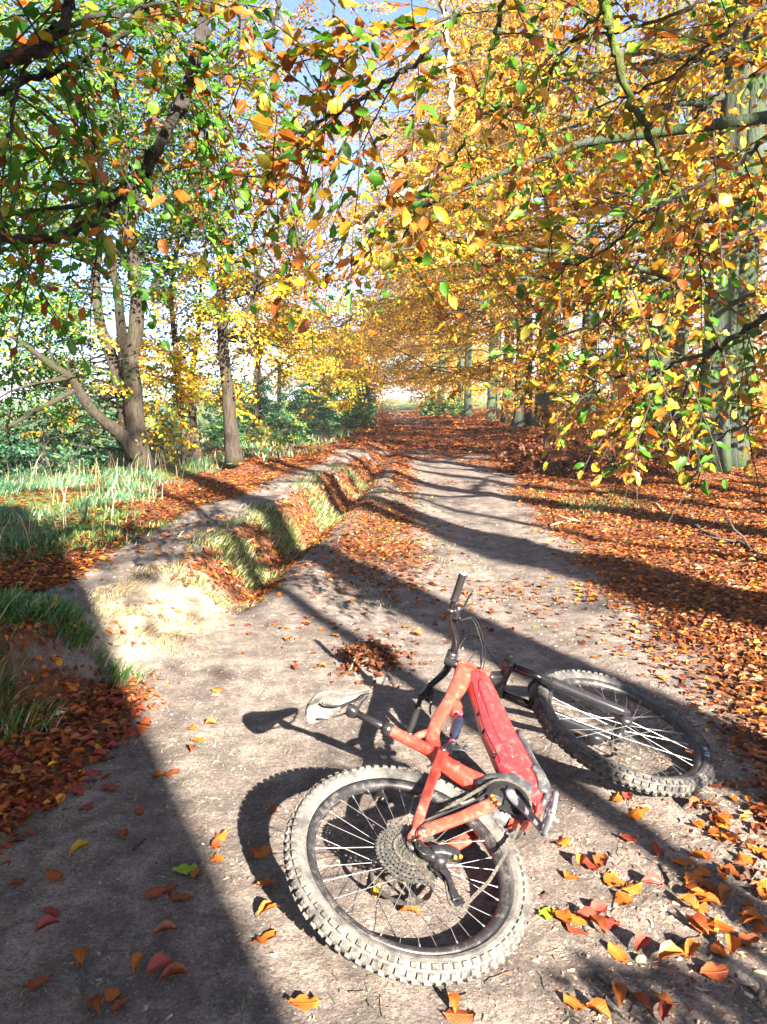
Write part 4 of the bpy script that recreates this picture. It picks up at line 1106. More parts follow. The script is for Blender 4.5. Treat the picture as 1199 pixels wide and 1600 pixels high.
bc.build('battery_cover', M_RED, bike, True)
sg = MB()
P3 = spline([X3(a_ + .002, b_ - .002) for a_, b_ in bot_[3:]], 5)
sg.loft(P3, .012, np.linspace(.034, .040, len(P3)), 12, 3, side=Yv)
P4 = spline([X3(.66, .02, -.038), X3(.63, -.03, -.042), X3(.585, -.075, -.036)], 5)
sg.loft(P4, [.008] + [.020] * (len(P4) - 2) + [.012], .009, 10, 3, side=Yv)
sg.build('skid_guard', M_GREY, bike, True)
for f_ in (.40, .52, .64, .76):          # cable clips along the upper edge
    i_ = int(f_ * (len(P) - 1)); cc_ = P[i_]; nn_ = np.array([cc_[0] - .0, 0, cc_[2]])
    k_ = np.interp(f_, q0, top_[:, 0]), np.interp(f_, q0, top_[:, 1])
    mb = MB(); mb.loft([X3(k_[0], k_[1], -.024), X3(k_[0], k_[1], -.010)], .007, .006, 8); mb.build('cable_clip', M_GRIP, bike, True)
hs_ = MB(); hs_.tube(spline([X3(.845, .462, -.026), X3(.75, .352, -.028), X3(.66, .248, -.030), X3(.575, .115, -.034), X3(.52, .085, -.052)], 6), .0028, 6); hs_.build('cable', M_GRIP, bike, True)
hs_ = MB(); hs_.tube(spline([X3(.40, .02, -.060), X3(.30, .012, -.070), X3(.18, .022, -.078), X3(.08, .026, -.086), X3(.02, .012, -.092), X3(-.02, -.03, -.096)], 6), .0026, 6); hs_.build('cable', M_GRIP, bike, True)
# motor
mo = MB()
mo.disc(X3(.425, -.025), Yv, .088, .050, 28)
mo.loft([X3(.40, .065), X3(.46, .045), X3(.53, .005), X3(.56, -.04)], [.030, .05, .06, .045], [.048, .050, .048, .042], 16, 3.2, side=Yv)
mo.disc(X3(.425, -.03, -.055), Yv, .060, .006, 24)
mo.build('motor_housing', M_GREY, bike, True)
bs = MB(); bs.loft(spline([X3(.36, -.09, -.035), X3(.40, -.125, -.035), X3(.46, -.125, -.035), X3(.505, -.10, -.035)], 4), .006, .022, 10, 3, side=Yv)
bs.build('bash_guard', M_RED2, bike, True)
# rear stays, both sides
for sd in (-1, 1):
    ss = MB()
    P = spline([X3(.408, .236, sd * .040), X3(.33, .196, sd * .050), X3(.20, .125, sd * .064), X3(.09, .062, sd * .072), X3(.035, .025, sd * .074), X3(0, .002, sd * .074)], 5)
    q = np.linspace(0, 1, len(P))
    ss.loft(P, np.interp(q, [0, .15, .8, .93, 1], [.020, .0165, .0155, .024, .020]), np.interp(q, [0, .5, 1], [.010, .0095, .008]), 12, 2.8, side=Yv)
    o = ss.build('seat_stay', M_RED2, bike, True)
    pv = MB(); pv.disc(X3(.403, .236, sd * .053), Yv, .011, .004, 14); pv.build('pivot_bolt', M_STEEL, o, True)
    cs = MB()
    P = spline([X3(.035, .010, sd * .077), X3(.09, .006, sd * .075), X3(.20, -.008, sd * .066), X3(.30, -.016, sd * .058), X3(.375, -.022, sd * .052)], 5)
    q = np.linspace(0, 1, len(P))
    cs.loft(P, np.interp(q, [0, .15, .5, 1], [.018, .020, .019, .024]), np.interp(q, [0, .5, 1], [.007, .0095, .011]), 12, 3, side=Yv)
    o = cs.build('chain_stay', M_RED2, bike, True)
    pv = MB(); pv.disc(X3(.045, .010, sd * .086), Yv, .009, .003, 14); pv.disc(X3(0, .002, sd * .083), Yv, .0085, .005, 12); pv.build('axle_bolt', M_STEEL, o, True)
# rocker, yoke and shock
rk = MB()
for sd in (-1, 1):
    rk.loft(spline([X3(.402, .237, sd * .034), X3(.44, .246, sd * .033), X3(.476, .250, sd * .030)], 3), [.014] * 3 + [.016] * 3 + [.013], .005, 10, side=Yv)
    rk.loft(spline([X3(.45, .243, sd * .033), X3(.48, .225, sd * .033), X3(.497, .208, sd * .033)], 3), [.015] * 3 + [.013] * 4, .005, 10, side=Yv)
    rk.disc(X3(.497, .208, sd * .040), Yv, .009, .003, 12)
    rk.disc(X3(.476, .250, sd * .037), Yv, .009, .003, 12)
rk.tube([X3(.476, .250, -.034), X3(.476, .250, .034)], .008, 10)
rk.build('rocker_link', M_GREY, bike, True)
sa, sbp = X3(.653, .357), X3(.478, .252); sd_ = (sa - sbp) / np.linalg.norm(sa - sbp); Ls = np.linalg.norm(sa - sbp)
sh = MB()
sh.loft([sbp + sd_ * s for s in (0, .02, .03, .085, .09, .15, .155, .185, Ls)], [.011, .012, .0085, .0085, .018, .019, .021, .023, .012], [.011, .012, .0085, .0085, .018, .019, .021, .023, .012], 16, side=Yv)
sho = sh.build('shock', M_SHK, bike, True)
rg = MB(); rg.disc(sbp + sd_ * .048, sd_, .0125, .003, 16); rg.build('shock_ring', M_PINK, sho, True); rg = MB(); rg.disc(sa - sd_ * .018 - Yv * .030, Yv, .007, .005, 12); rg.build('shock_dial', M_PINK, sho, True)
# seat post and saddle
sp_ = MB(); a0, a1 = X3(.352, .432), X3(.288, .588); d_ = (a1 - a0) / np.linalg.norm(a1 - a0)
sp_.tube([a0 - d_ * .02, a1 - d_ * .03], .0135, 14)
sp_.loft([a0 - d_ * .006, a0 + d_ * .028], .023, .023, 16, side=Yv)
sp_.loft([a1 - d_ * .035, a1 - d_ * .01, a1 + d_ * .004], [.016, .020, .016], [.018, .024, .022], 12, 3, side=Yv)
sp_.build('seat_post', M_BLK, bike, True)
sl = MB(); m_ = 22; s_ = np.linspace(0, 1, m_)
P = np.stack([.150 + .283 * s_, 0 * s_, .640 + .018 * (1 - s_) ** 2 - .004 * np.sin(s_ * np.pi) - .012 * s_ ** 4], 1)
hw = np.interp(s_, [0, .03, .10, .22, .35, .5, .65, .85, .96, 1], [.030, .055, .070, .073, .062, .040, .027, .021, .016, .006])
hh2 = np.interp(s_, [0, .08, .5, .9, 1], [.010, .022, .022, .018, .006])
v0 = len(sl.V); sl.loft(P, hh2, hw, 24, 2.3, side=Yv)
Vs_ = sl.V[0]; cen = np.repeat(P, 24, 0); rel = Vs_[:m_ * 24] - cen
low = rel[:, 2] < 0                                   # hollow underside
rel[low, 2] *= (.25 - .55 * (1 - np.abs(rel[low, 1]) / (np.repeat(hw, 24)[low] + 1e-6)))
rel[:, 2] -= .25 * np.abs(rel[:, 1]) ** 1.3
Vs_[:m_ * 24] = cen + rel
so = sl.build('saddle', M_SAD, bike, True)
for sd in (-1, 1):
    rl = MB(); rl.tube(spline([X3(.415, .618, sd * .006), X3(.385, .612, sd * .016), X3(.345, .597, sd * .022), X3(.26, .597, sd * .022), X3(.21, .612, sd * .028), X3(.185, .630, sd * .036)], 5), .0038, 8)
    rl.build('saddle_rail', M_BLK, so, True)
# stem, bars, controls (these turn with the steering)
CL = HTT + .0415 * U + .045 * PF
E_ = CL + .0628 * U - .0308 * PF
stm = MB()
stm.loft([HTT + U * .002, HTT + U * .012, HTT + U * .056, HTT + U * .060], [.020, .019, .019, .016], [.020, .019, .019, .016], 16, side=Yv)
stm.loft([HTT + .036 * U, HTT + .038 * U + .02 * PF, CL - .004 * PF], [.020, .018, .022], [.022, .020, .026], 12, 3, side=Yv)
stm.loft([CL - Yv * .026, CL + Yv * .026], .024, .024, 16)
for sy in (-1, 1):
    for su in (-1, 1): stm.disc(CL + .023 * PF + su * .016 * U + Yv * sy * .018, PF, .004, .004, 8)
sb(stm).build('stem', M_BLK, bike, True)
hb = MB()
ctrl = []
for y_ in (-.394, -.30, -.215, -.16, -.10, -.055, 0, .055, .10, .16, .215, .30, .394):
    f_ = float(smooth(.05, .215, abs(y_))); bk = .012 * max(0, (abs(y_) - .2) / .19)
    ctrl.append(CL + (E_ - CL) * f_ + Yv * y_ - PF * bk)
P = spline(ctrl, 5); ay = np.abs(P[:, 1]); rr_ = np.interp(ay, [0, .05, .20, .4], [.0175, .0170, .0112, .0112])
hb.loft(P, rr_, rr_, 14)
sb(hb).build('handlebar', M_ANOD, bike, True)
def barp(y_):
    i = np.argmin(np.abs(P[:, 1] - y_)); return P[i]
for sd in (-1, 1):
    gp = MB(); q = [barp(sd * y_) for y_ in (.262, .30, .345, .392)]
    gp.loft([q[0], q[0] + (q[1] - q[0]) * .12, q[1], q[2], q[3] - (q[3] - q[2]) * .1, q[3]], [.0175, .0158, .0155, .0158, .0165, .0165], [.0175, .0158, .0155, .0158, .0165, .0165], 16)
    go = sb(gp).build('grip', M_GRIP, bike, True)
    cp = MB(); ed = (q[3] - q[2]) / np.linalg.norm(q[3] - q[2]); cp.loft([q[3], q[3] + ed * .002], .0165, .0165, 18); cp.loft([q[3] + ed * .0021, q[3] + ed * .0032], .0135, .0135, 18)
    sb(cp).build('grip_ring', M_CAP, go, True)
    hd = MB(); q = [barp(sd * .392)]; hd.loft([q[0] + ed * .0033, q[0] + ed * .0040], .007, .007, 12); sb(hd).build('grip_hole', M_GRIP, go, True)
    LV = -.86 * U + .50 * PF; LN = .50 * U + .86 * PF
    c0 = barp(sd * .215); bl = MB()
    bl.loft([c0 - Yv * sd * .008, c0 + Yv * sd * .008], .018, .018, 12)
    bl.loft(spline([c0 + LV * .012 + LN * .004, c0 + LV * .030 + LN * .008 - Yv * sd * .01, c0 + LV * .046 + LN * .012 - Yv * sd * .045], 4), [.010] * 4 + [.013] * 4 + [.007], [.012] * 4 + [.014] * 4 + [.007], 10, 3, side=LN)
    bl.loft([c0 + LV * .034 + Yv * sd * .02 + LN * .01, c0 + LV * .034 - Yv * sd * .02 + LN * .012], [.012, .014], [.014, .014], 10, 3, side=LN)
    bo = sb(bl).build('brake_lever', M_BLK, bike, True)
    bd = MB(); bd.loft(spline([c0 + LV * .046 + LN * .012 + Yv * sd * .0, c0 + LV * .060 + LN * .014 + Yv * sd * .03, c0 + LV * .064 + LN * .014 + Yv * sd * .065, c0 + LV * .074 + LN * .012 + Yv * sd * .092], 5), .0045, .006, 8, side=LN)
    sb(bd).build('lever_blade', M_BLK, bo, True)
    sf = MB(); c1 = barp(sd * .185); sf.loft([c1 - U * .016 + PF * .008, c1 - U * .034 + PF * .012], [.014, .018], [.016, .016], 10, 3, side=Yv)
    sf.loft(spline([c1 - U * .030 + PF * .0, c1 - U * .038 - PF * .02 + Yv * sd * .015, c1 - U * .036 - PF * .035 + Yv * sd * .03], 3), .004, .008, 8, side=U)
    sb(sf).build('shifter', M_BLK, bike, True)
def on_plane(px, py, yb):
    o_ = np.array(BR.transposed() @ (Vector((0, 0, CAMH)) - BT)); d_ = np.array(BR.transposed() @ Vector(at(px, py, 1.0) - np.array([0, 0, CAMH])))
    return o_ + d_ * ((yb - o_[1]) / d_[1])
LVd = -.86 * U + .50 * PF
for sd, pts in ((-1, [(738, 968, -.150), (748, 990, -.105), (754, 1012, -.070), (753, 1036, -.048), (749, 1048, -.040)]), (-1, [(741, 966, -.152), (753, 990, -.105), (758, 1012, -.070), (757, 1036, -.048), (753, 1050, -.040)]),
                (1, [(715, 1014, .02), (730, 995, -.02), (745, 994, -.05), (757, 1008, -.055), (774, 1034, -.03), (784, 1046, .0)]), (1, [(712, 1060, .06), (703, 1075, .05), (712, 1062, .02), (735, 1030, -.02), (750, 1015, -.045), (752, 1046, -.038)])):
    cb = MB(); q = [on_plane(*p_) for p_ in pts]
    if sd < 0: q = [S(barp(-.205) + LVd * .046 + Yv * .03)] + q
    cb.tube(spline(q, 7), .0027, 6); cb.build('cable', M_GRIP, bike, True)
# fork
CRW = HTB - .062 * U + .044 * PF
fk = MB()
fk.loft(spline([HTB - U * .002, HTB - U * .02 + PF * .012, CRW + U * .012], 3), [.024] * 7, [.026] * 7, 14, 3, side=Yv)
fk.loft([CRW - Yv * .088, CRW - Yv * .05, CRW, CRW + Yv * .05, CRW + Yv * .088], [.020, .022, .018, .022, .020], [.020, .021, .016, .021, .020], 12, 3)
for sd in (-1, 1): fk.loft([CRW + Yv * sd * .068 - U * .02, CRW + Yv * sd * .068 + U * .026, CRW + Yv * sd * .068 + U * .034], [.022, .022, .015], [.022, .022, .015], 16, side=Yv)
fko = sb(fk).build('fork', M_BLK, bike, True)
FU = (CRW - (FA + .0 * PF)); fl = FU @ U
off = FA - (CRW - U * fl)                              # axle sits ahead of the legs
for sd in (-1, 1):
    L0 = CRW + Yv * sd * .068
    st_ = MB(); st_.tube([L0 - U * .01, L0 - U * (fl - .30)], .0185, 20); sb(st_).build('stanchion', M_ANOD, fko, True)
    lo = MB(); q = [L0 - U * (fl - .325), L0 - U * (fl - .315), L0 - U * (fl - .30), L0 - U * (fl - .15), L0 - U * (fl - .03), L0 - U * (fl + .008)]
    lo.loft(q, [.0225, .0235, .0225, .0205, .0195, .012], [.0225, .0235, .0225, .0205, .0195, .012], 20, side=Yv)
    lo.loft([L0 - U * (fl - .02) - Yv * sd * .012, FA + Yv * sd * .052], [.018, .015], [.020, .017], 12, 2.6)
    lo_ = sb(lo).build('lower_leg', M_LOWER, fko, True)
    sr = MB(); sr.loft([L0 - U * (fl - .322), L0 - U * (fl - .327)], .0215, .0215, 20, side=Yv); sb(sr).build('seal_ring', M_SPK, fko, True)
arc = MB(); L0 = CRW - U * (fl - .30)
arc.loft(spline([L0 - Yv * .068 + PF * .012, L0 - Yv * .050 + PF * .030 + U * .055, L0 + PF * .036 + U * .085, L0 + Yv * .050 + PF * .030 + U * .055, L0 + Yv * .068 + PF * .012], 6), .008, .016, 10, 3, side=U)
sb(arc).build('fork_arch', M_BLK, fko, True)
mg = MB()   # short flexible mudguard strapped under the arch
nn_ = 12; rows_ = []
for i in range(nn_):
    a_ = R(52 + 62 * i / (nn_ - 1)); w_ = .034 * math.sin(math.pi * (.18 + .64 * i / (nn_ - 1)))
    for v in np.linspace(-1, 1, 7):
        rad_ = .388 - .020 * v * v; rows_.append(FA + rad_ * np.array([math.cos(a_ + .28), 0, math.sin(a_ + .28)]) + Yv * v * w_ * 1.3)
Qm = [[i * 7 + k, i * 7 + k + 1, i * 7 + k + 8, i * 7 + k + 7] for i in range(nn_ - 1) for k in range(6)]
Vm = np.array(rows_); n_ = len(Vm); cdir = Vm - FA; cdir /= np.linalg.norm(cdir, axis=1)[:, None]
mg.add(np.vstack([Vm, Vm + cdir * .0015]), Qm + [[b_ + n_ for b_ in q_[::-1]] for q_ in Qm])
sb(mg).build('mudguard', M_GRIP, bike, True)
# front and rear calipers
cl_ = MB(); cc = FA + U * .085 - PF * .06 + Yv * .062; cl_.loft([cc - U * .03, cc + U * .03], [.016, .016], [.020, .020], 10, 4, side=Yv); sb(cl_).build('brake_caliper', M_BLK, bike, True)
cl2 = MB(); cc = X3(.085, .03, .062); cl2.loft([cc - X3(.03, .01), cc + X3(.03, .01)], .016, .018, 10, 4, side=Yv); cl2.build('brake_caliper', M_BLK, bike, True)
# cassette, chain, derailleur, cranks, pedals
ca = MB(); ca.loft([X3(0, 0, -.066), X3(0, 0, -.030)], .019, .019, 20); cao = ca.build('cassette', M_CAS, bike, True)
teeth = [51, 45, 39, 34, 29, 25, 22, 19, 17, 15, 13, 11]
for k, T in enumerate(teeth):
    r_ = T * .0127 / (2 * np.pi); n = T * 4; y_ = -.031 - .0031 * k
    A = np.linspace(0, 2 * np.pi, n, endpoint=False); rad = r_ + np.tile([-.003, .0025, .0025, -.003], T)
    ri = r_ - .010 if r_ > .03 else .014
    rings = [np.stack([rr2 * np.cos(A), np.full(n, yy_), rr2 * np.sin(A)], 1) for yy_ in (y_ - .0008, y_ + .0008) for rr2 in (np.full(n, ri), rad)]
    kk = np.arange(n); k2 = (kk + 1) % n; mb = MB()
    mb.add(np.vstack(rings), np.vstack([np.stack([a_ * n + kk, a_ * n + k2, b_ * n + k2, b_ * n + kk], 1) for a_, b_ in ((0, 1), (1, 3), (3, 2), (2, 0))]))
    for q in range(6):
        a_ = q * np.pi / 3 + .2 * k
        if r_ > .03: mb.loft([X3(0, 0, y_) + .016 * np.array([math.cos(a_), 0, math.sin(a_)]), X3(0, 0, y_) + (ri + .001) * np.array([math.cos(a_ + .25), 0, math.sin(a_ + .25)])], .0045, .0007, 6, side=Yv)
    mb.build('sprocket', M_CAS, cao)
BBc = np.array([.418, 0, -.035])
cr = MB(); T = 34; r_ = .072; n = T * 4; A = np.linspace(0, 2 * np.pi, n, endpoint=False); rad = r_ + np.tile([-.003, .003, .003, -.003], T)
rings = [np.stack([BBc[0] + rr2 * np.cos(A), np.full(n, yy_), BBc[2] + rr2 * np.sin(A)], 1) for yy_ in (-.0675, -.0645) for rr2 in (np.full(n, .052), rad)]
kk = np.arange(n); k2 = (kk + 1) % n
cr.add(np.vstack(rings), np.vstack([np.stack([a_ * n + kk, a_ * n + k2, b_ * n + k2, b_ * n + kk], 1) for a_, b_ in ((0, 1), (1, 3), (3, 2), (2, 0))]))
for q in range(4):
    a_ = q * np.pi / 2 + .5
    cr.loft([BBc - Yv * .066 + .01 * np.array([math.cos(a_), 0, math.sin(a_)]), BBc - Yv * .066 + .056 * np.array([math.cos(a_), 0, math.sin(a_)])], .012, .003, 8, 3, side=Yv)
cro = cr.build('chainring', M_BLK, bike)
om = MB()
for a_ in (2.6, 2.85, 3.2): om.box(BBc - Yv * .069 + .059 * np.array([math.cos(a_), 0, math.sin(a_)]), (.006, .0012, .004))
om.build('orange_mark', M_ORG, cro)
# chain
def arc_pts(c, r_, a0, a1, n): return [np.array([c[0] + r_ * math.cos(a_), c[1], c[2] + r_ * math.sin(a_)]) for a_ in np.linspace(a0, a1, n)]
CG = np.array([0, -.045, 0]); CRc = BBc + Yv * -.066; J1 = np.array([.012, -.055, -.085]); J2 = np.array([-.030, -.060, -.195])
path = arc_pts(CRc, .073, R(-95), R(92), 14) + arc_pts(CG, .052, R(85), R(255), 14) + arc_pts(J1, .022, R(120), R(-60), 6) + arc_pts(J2, .022, R(140), R(285), 6)
path += [np.array([.10, -.062, -.205]), np.array([.25, -.064, -.165])] + [path[0]]
path = np.array(path); seg = np.linalg.norm(np.diff(path, axis=0), axis=1); cum = np.concatenate([[0], np.cumsum(seg)])
ch = MB(); nl = int(cum[-1] / .0127)
for k in range(nl):
    s0, s1 = k * .0127, (k + 1) * .0127
    p0 = np.array([np.interp(s0, cum, path[:, i]) for i in range(3)]); p1 = np.array([np.interp(s1, cum, path[:, i]) for i in range(3)])
    d_ = (p1 - p0) / np.linalg.norm(p1 - p0); ext = d_ * .002
    for sd in (-1, 1): ch.loft([p0 - ext + Yv * sd * (.0028 if k % 2 else .0020), p1 + ext + Yv * sd * (.0028 if k % 2 else .0020)], .0046, .0008, 6, 3, side=Yv)
    ch.tube([p0 - Yv * .0033, p0 + Yv * .0033], .0026, 6)
cho = ch.build('chain', dusty('dusty_chain', (.07, .066, .06), (.17, .15, .12), .5, 160, .45, .5, .4), bike)
cho['kind'] = 'stuff'
# derailleur
de = MB()
de.loft(spline([X3(.0, -.012, -.082), X3(-.012, -.045, -.090), X3(-.002, -.080, -.095)], 4), [.012] * 4 + [.018] * 4 + [.015], [.010] * 4 + [.013] * 4 + [.010], 10, 3, side=Yv)
de.loft(spline([X3(-.004, -.060, -.100), X3(.035, -.085, -.100), X3(.065, -.110, -.085)], 4), [.016] * 4 + [.020] * 4 + [.016], [.012] * 4 + [.014] * 4 + [.012], 10, 3.5, side=Yv)
de.loft([X3(.012, -.085, -.098), X3(.012, -.085, -.060)], .022, .022, 16)
de.tube(spline([X3(.02, .0, -.088), X3(-.03, -.02, -.108), X3(-.045, -.055, -.112), X3(-.02, -.075, -.108)], 6), .0024, 6)
deo = de.build('derailleur', M_BLK, bike, True)
for y_ in (-.068, -.049):
    cg = MB(); cg.loft(spline([X3(.012, -.085, y_), X3(.004, -.13, y_), X3(-.020, -.17, y_), X3(-.030, -.195, y_)], 4), [.014] * 4 + [.009] * 4 + [.012] * 4 + [.018], .0014, 8, 3, side=Yv); cg.build('derailleur_cage', M_BLK, deo, True)
for J in (J1, J2):
    jw = MB(); n = 56; A = np.linspace(0, 2 * np.pi, n, endpoint=False); rad = .021 + np.tile([-.0025, .002, .002, -.0025], 14)
    rings = [np.stack([J[0] + rr2 * np.cos(A), np.full(n, J[1] + yy_), J[2] + rr2 * np.sin(A)], 1) for yy_ in (-.003, .003) for rr2 in (np.full(n, .004), rad)]
    kk = np.arange(n); k2 = (kk + 1) % n
    jw.add(np.vstack(rings), np.vstack([np.stack([a_ * n + kk, a_ * n + k2, b_ * n + k2, b_ * n + kk], 1) for a_, b_ in ((0, 1), (1, 3), (3, 2), (2, 0))]))
    jw.build('jockey_wheel', M_BLK, deo)
om = MB()
for a_, b_ in ((.03, -.118), (.045, -.125)): om.disc(X3(a_, b_, -.112), Yv, .005, .003, 8)
om.build('orange_mark', M_ORG, deo)
def pedal(ax0, sd, q):
    """platform on an axle pointing outward"""
    q = np.asarray(q, float); q /= np.linalg.norm(q); nrm = np.cross(q, Yv)
    pd = MB(); c = ax0 + Yv * sd * .062
    pd.tube([ax0, ax0 + Yv * sd * .110], .007, 10)
    for s1 in (-1, 1):
        pd.loft(spline([c + q * s1 * .048 - Yv * .040, c + q * s1 * .053, c + q * s1 * .048 + Yv * .040], 3), .008, .0065, 8, 3.5)
        pd.loft(spline([c - q * .048 + Yv * s1 * .044, c + Yv * s1 * .048, c + q * .048 + Yv * s1 * .044], 3), .0075, .0065, 8, 3.5)
    pd.loft([c - q * .045, c + q * .045], .006, .008, 8, 3)
    for u1 in (-1, 1):
        for v1 in (-1, 0, 1):
            for w1 in (-1, 1): pd.tube([c + q * u1 * .050 + Yv * v1 * .035, c + q * u1 * .050 + Yv * v1 * .035 + nrm * w1 * .012], .0022, 5)
    pd.build('pedal', M_SILV, bike, True)
Ed = np.array([-.052, 0, -.160]); Ed /= np.linalg.norm(Ed)
for sd, dr in ((-1, Ed), (1, -Ed)):
    b0 = BBc + Yv * sd * .080; e0 = BBc + Yv * sd * .100 + dr * .165
    ck = MB(); P_ = spline([b0 - dr * .012, b0 + dr * .03, b0 + dr * .09 + Yv * sd * .012, e0, e0 + dr * .012], 4)
    ck.loft(P_, np.interp(np.linspace(0, 1, len(P_)), [0, .15, .5, .85, 1], [.014, .019, .015, .015, .009]), .0085, 12, 3, side=Yv)
    ck.tube([BBc + Yv * sd * .055, BBc + Yv * sd * .090], .015, 14)
    ck.build('crank_arm', M_SILV if sd < 0 else M_BLK, bike, True)
    pedal(e0 + Yv * sd * .004, sd, (.88, 0, .47) if sd < 0 else (.83, 0, .55))

# lettering on the front tyre wall: W T B
def inv_steer(P): return HTB + (np.asarray(P) - HTB) @ _rs
def on_plane(px, py, yb):
    o_ = np.array(BR.transposed() @ (Vector((0, 0, CAMH)) - BT)); d_ = np.array(BR.transposed() @ Vector(at(px, py, 1.0) - np.array([0, 0, CAMH])))
    return o_ + d_ * ((yb - o_[1]) / d_[1])
pc = inv_steer(on_plane(1101, 1172, -.03)) - FA
a_mid = math.atan2(pc[2], pc[0])
GL = {'W': [((0, 1), (.25, 0)), ((.25, 0), (.5, .75)), ((.5, .75), (.75, 0)), ((.75, 0), (1, 1))], 'T': [((0, 1), (1, 1)), ((.5, 1), (.5, 0))],
      'B': [((0, 0), (0, 1)), ((0, 1), (.7, 1)), ((.7, 1), (.9, .75)), ((.9, .75), (.7, .52)), ((0, .52), (.7, .52)), ((.7, .52), (1, .27)), ((1, .27), (.7, 0)), ((0, 0), (.7, 0))]}
tx = MB(); adv = .0
def side_pt(tt, h_):   # tt along the wall (clockwise seen from the drive side), h_ outward 0..1
    B_ = -(2.02 - .50 * h_); rc = .3745 - .036; rt = .0322
    rad_ = rc + rt * math.cos(B_) * .98; y_ = rt * math.sin(B_) * 1.02 - .0004
    a2 = a_mid + .085 - tt
    return FA + np.array([rad_ * math.cos(a2), y_, rad_ * math.sin(a2)])
for ch_, wd in (('W', .066), ('T', .046), ('B', .044)):
    for (p0, p1) in GL[ch_]:
        q = [side_pt(adv + (p0[0] + (p1[0] - p0[0]) * s) * wd, p0[1] + (p1[1] - p0[1]) * s) for s in (0, .5, 1)]
        tx.loft(q, .0016, .0006, 4, side=Yv)
    adv += wd + .022
sb(tx).build('lettering', M_WHITE, wf)
vl = MB(); a_ = a_mid + .02; q = [FA + rr2 * np.array([math.cos(a_), 0, math.sin(a_)]) for rr2 in (.297, .262)]; vl.tube(q, .0034, 8)
sb(vl).build('valve', M_ORG, wf, True)

# ------------------------------------------------------------------ leaf litter, grass, gravel
def in_view(X, Y, mx=.62): return np.abs(X) < mx * Y + .5
def scatter(n, x0, x1, y0, y1):
    X = rng.uniform(x0, x1, n); Y = rng.uniform(y0, y1, n)
    return X, Y
def slope_n(X, Y):
    e_ = .05; zx = (height(X + e_, Y, False) - height(X - e_, Y, False)) / (2 * e_); zy = (height(X, Y + e_, False) - height(X, Y - e_, False)) / (2 * e_)
    N = np.stack([-zx, -zy, np.ones_like(zx)], 1); return N / np.linalg.norm(N, axis=1)[:, None]
PAL['straw'] = [(.44, .35, .21), (.38, .30, .17), (.50, .42, .28), (.30, .25, .13), (.24, .23, .10), (.46, .36, .22)]
LV, LF, LC, lo_ = [], [], [], 0
for (x0, x1, y0, y1, dens, size, hexa) in [(-3, 3.6, 1.2, 6, 1700, .047, True), (-6, 6.5, 6, 12, 800, .056, False), (-7, 9, 12, 20, 300, .078, False), (-7, 13, 20, 40, 85, .13, False), (-5, 10, 40, 80, 26, .22, False)]:
    n = int(dens * (x1 - x0) * (y1 - y0)); X, Y = scatter(n, x0, x1, y0, y1)
    D_ = litter(X, Y)
    k = (rng.random(n) < D_ ** 1.25) & in_view(X, Y) & (rng.random(n) < 1 - .6 * grassy(X, Y)); X, Y = X[k], Y[k]; n = len(X); D_ = D_[k]
    Z = height(X, Y) + rng.uniform(.002, .028, n) * (.3 + .7 * D_)
    a_ = rng.uniform(0, 2 * np.pi, n); N = slope_n(X, Y) + rng.normal(0, .22, (n, 3)) * np.array([1, 1, .2])
    D = np.stack([np.cos(a_), np.sin(a_), rng.normal(0, .12, n)], 1); D -= N * (D * N).sum(1)[:, None] / (N * N).sum(1)[:, None]
    L = size * rng.uniform(.6, 1.2, n)
    C = pick([('copper', 4), ('brown', 4.0), ('orange', .45), ('straw', .08)], n, .3)
    V, F_, Cc = leaf_mesh_arrays(np.stack([X, Y, Z], 1), D, N, L, L * rng.uniform(.55, .75, n), C, hexa, .28)
    (LF.append(('q' if hexa else 't', F_[0] + lo_))); LV.append(V); LC.append(Cc); lo_ += len(V)
lt = mesh_np('leaf_litter', np.vstack(LV), [f for _, f in LF], M_LITTER, None, False, np.vstack(LC))
tag(lt, 'copper and orange fallen beech leaves carpeting the verges and gully', 'leaves', None, 'stuff')

def grass(name, label, X, Y, h, lean, pals, spread=.45, width=.0035, group=None):
    n = len(X); Z = height(X, Y) - .005
    a_ = rng.uniform(0, 2 * np.pi, n); hh_ = h * rng.uniform(.45, 1.25, n)
    d = np.stack([np.cos(a_) * spread * rng.random(n) + lean[0], np.sin(a_) * spread * rng.random(n) + lean[1], np.ones(n)], 1); d /= np.linalg.norm(d, axis=1)[:, None]
    s = np.stack([-np.sin(a_ + .7), np.cos(a_ + .7), np.zeros(n)], 1)
    d[:, :2] += .45 * np.stack([fbm(X * 5, Y * 5, 2, 41), fbm(X * 5, Y * 5, 2, 47)], 1) * (abs(lean[0]) + abs(lean[1]) + .15); d /= np.linalg.norm(d, axis=1)[:, None]
    P0 = np.stack([X, Y, Z], 1); w = width * rng.uniform(.7, 1.4, n)[:, None]
    bend = np.stack([d[:, 0] * 1.2, d[:, 1] * 1.2, -.45 * np.ones(n)], 1) * (rng.uniform(.1, .7, n) * hh_)[:, None]
    P1 = P0 + d * hh_[:, None] * .5; P2 = P0 + d * hh_[:, None] + bend * .8
    Pm = P0 + d * hh_[:, None] * .8 + bend * .25
    V = np.stack([P0 - s * w, P0 + s * w, P1 - s * w * .85, P1 + s * w * .85, Pm - s * w * .55, Pm + s * w * .55, P2], 1).reshape(-1, 3)
    o = np.arange(n)[:, None] * 7
    Q = np.vstack([o + np.array([0, 1, 3, 2]), o + np.array([2, 3, 5, 4])]); T = o + np.array([4, 5, 6])
    C = np.repeat(pick(pals, n, .25), 7, 0)
    ob = mesh_np(name, V, [Q, T], M_GRASS, None, False, C)
    tag(ob, label, 'grass', group, 'stuff'); return ob
PAL['lawn'] = [(.045, .12, .015), (.06, .16, .02), (.04, .10, .025), (.09, .165, .025), (.115, .18, .03), (.03, .09, .015)]
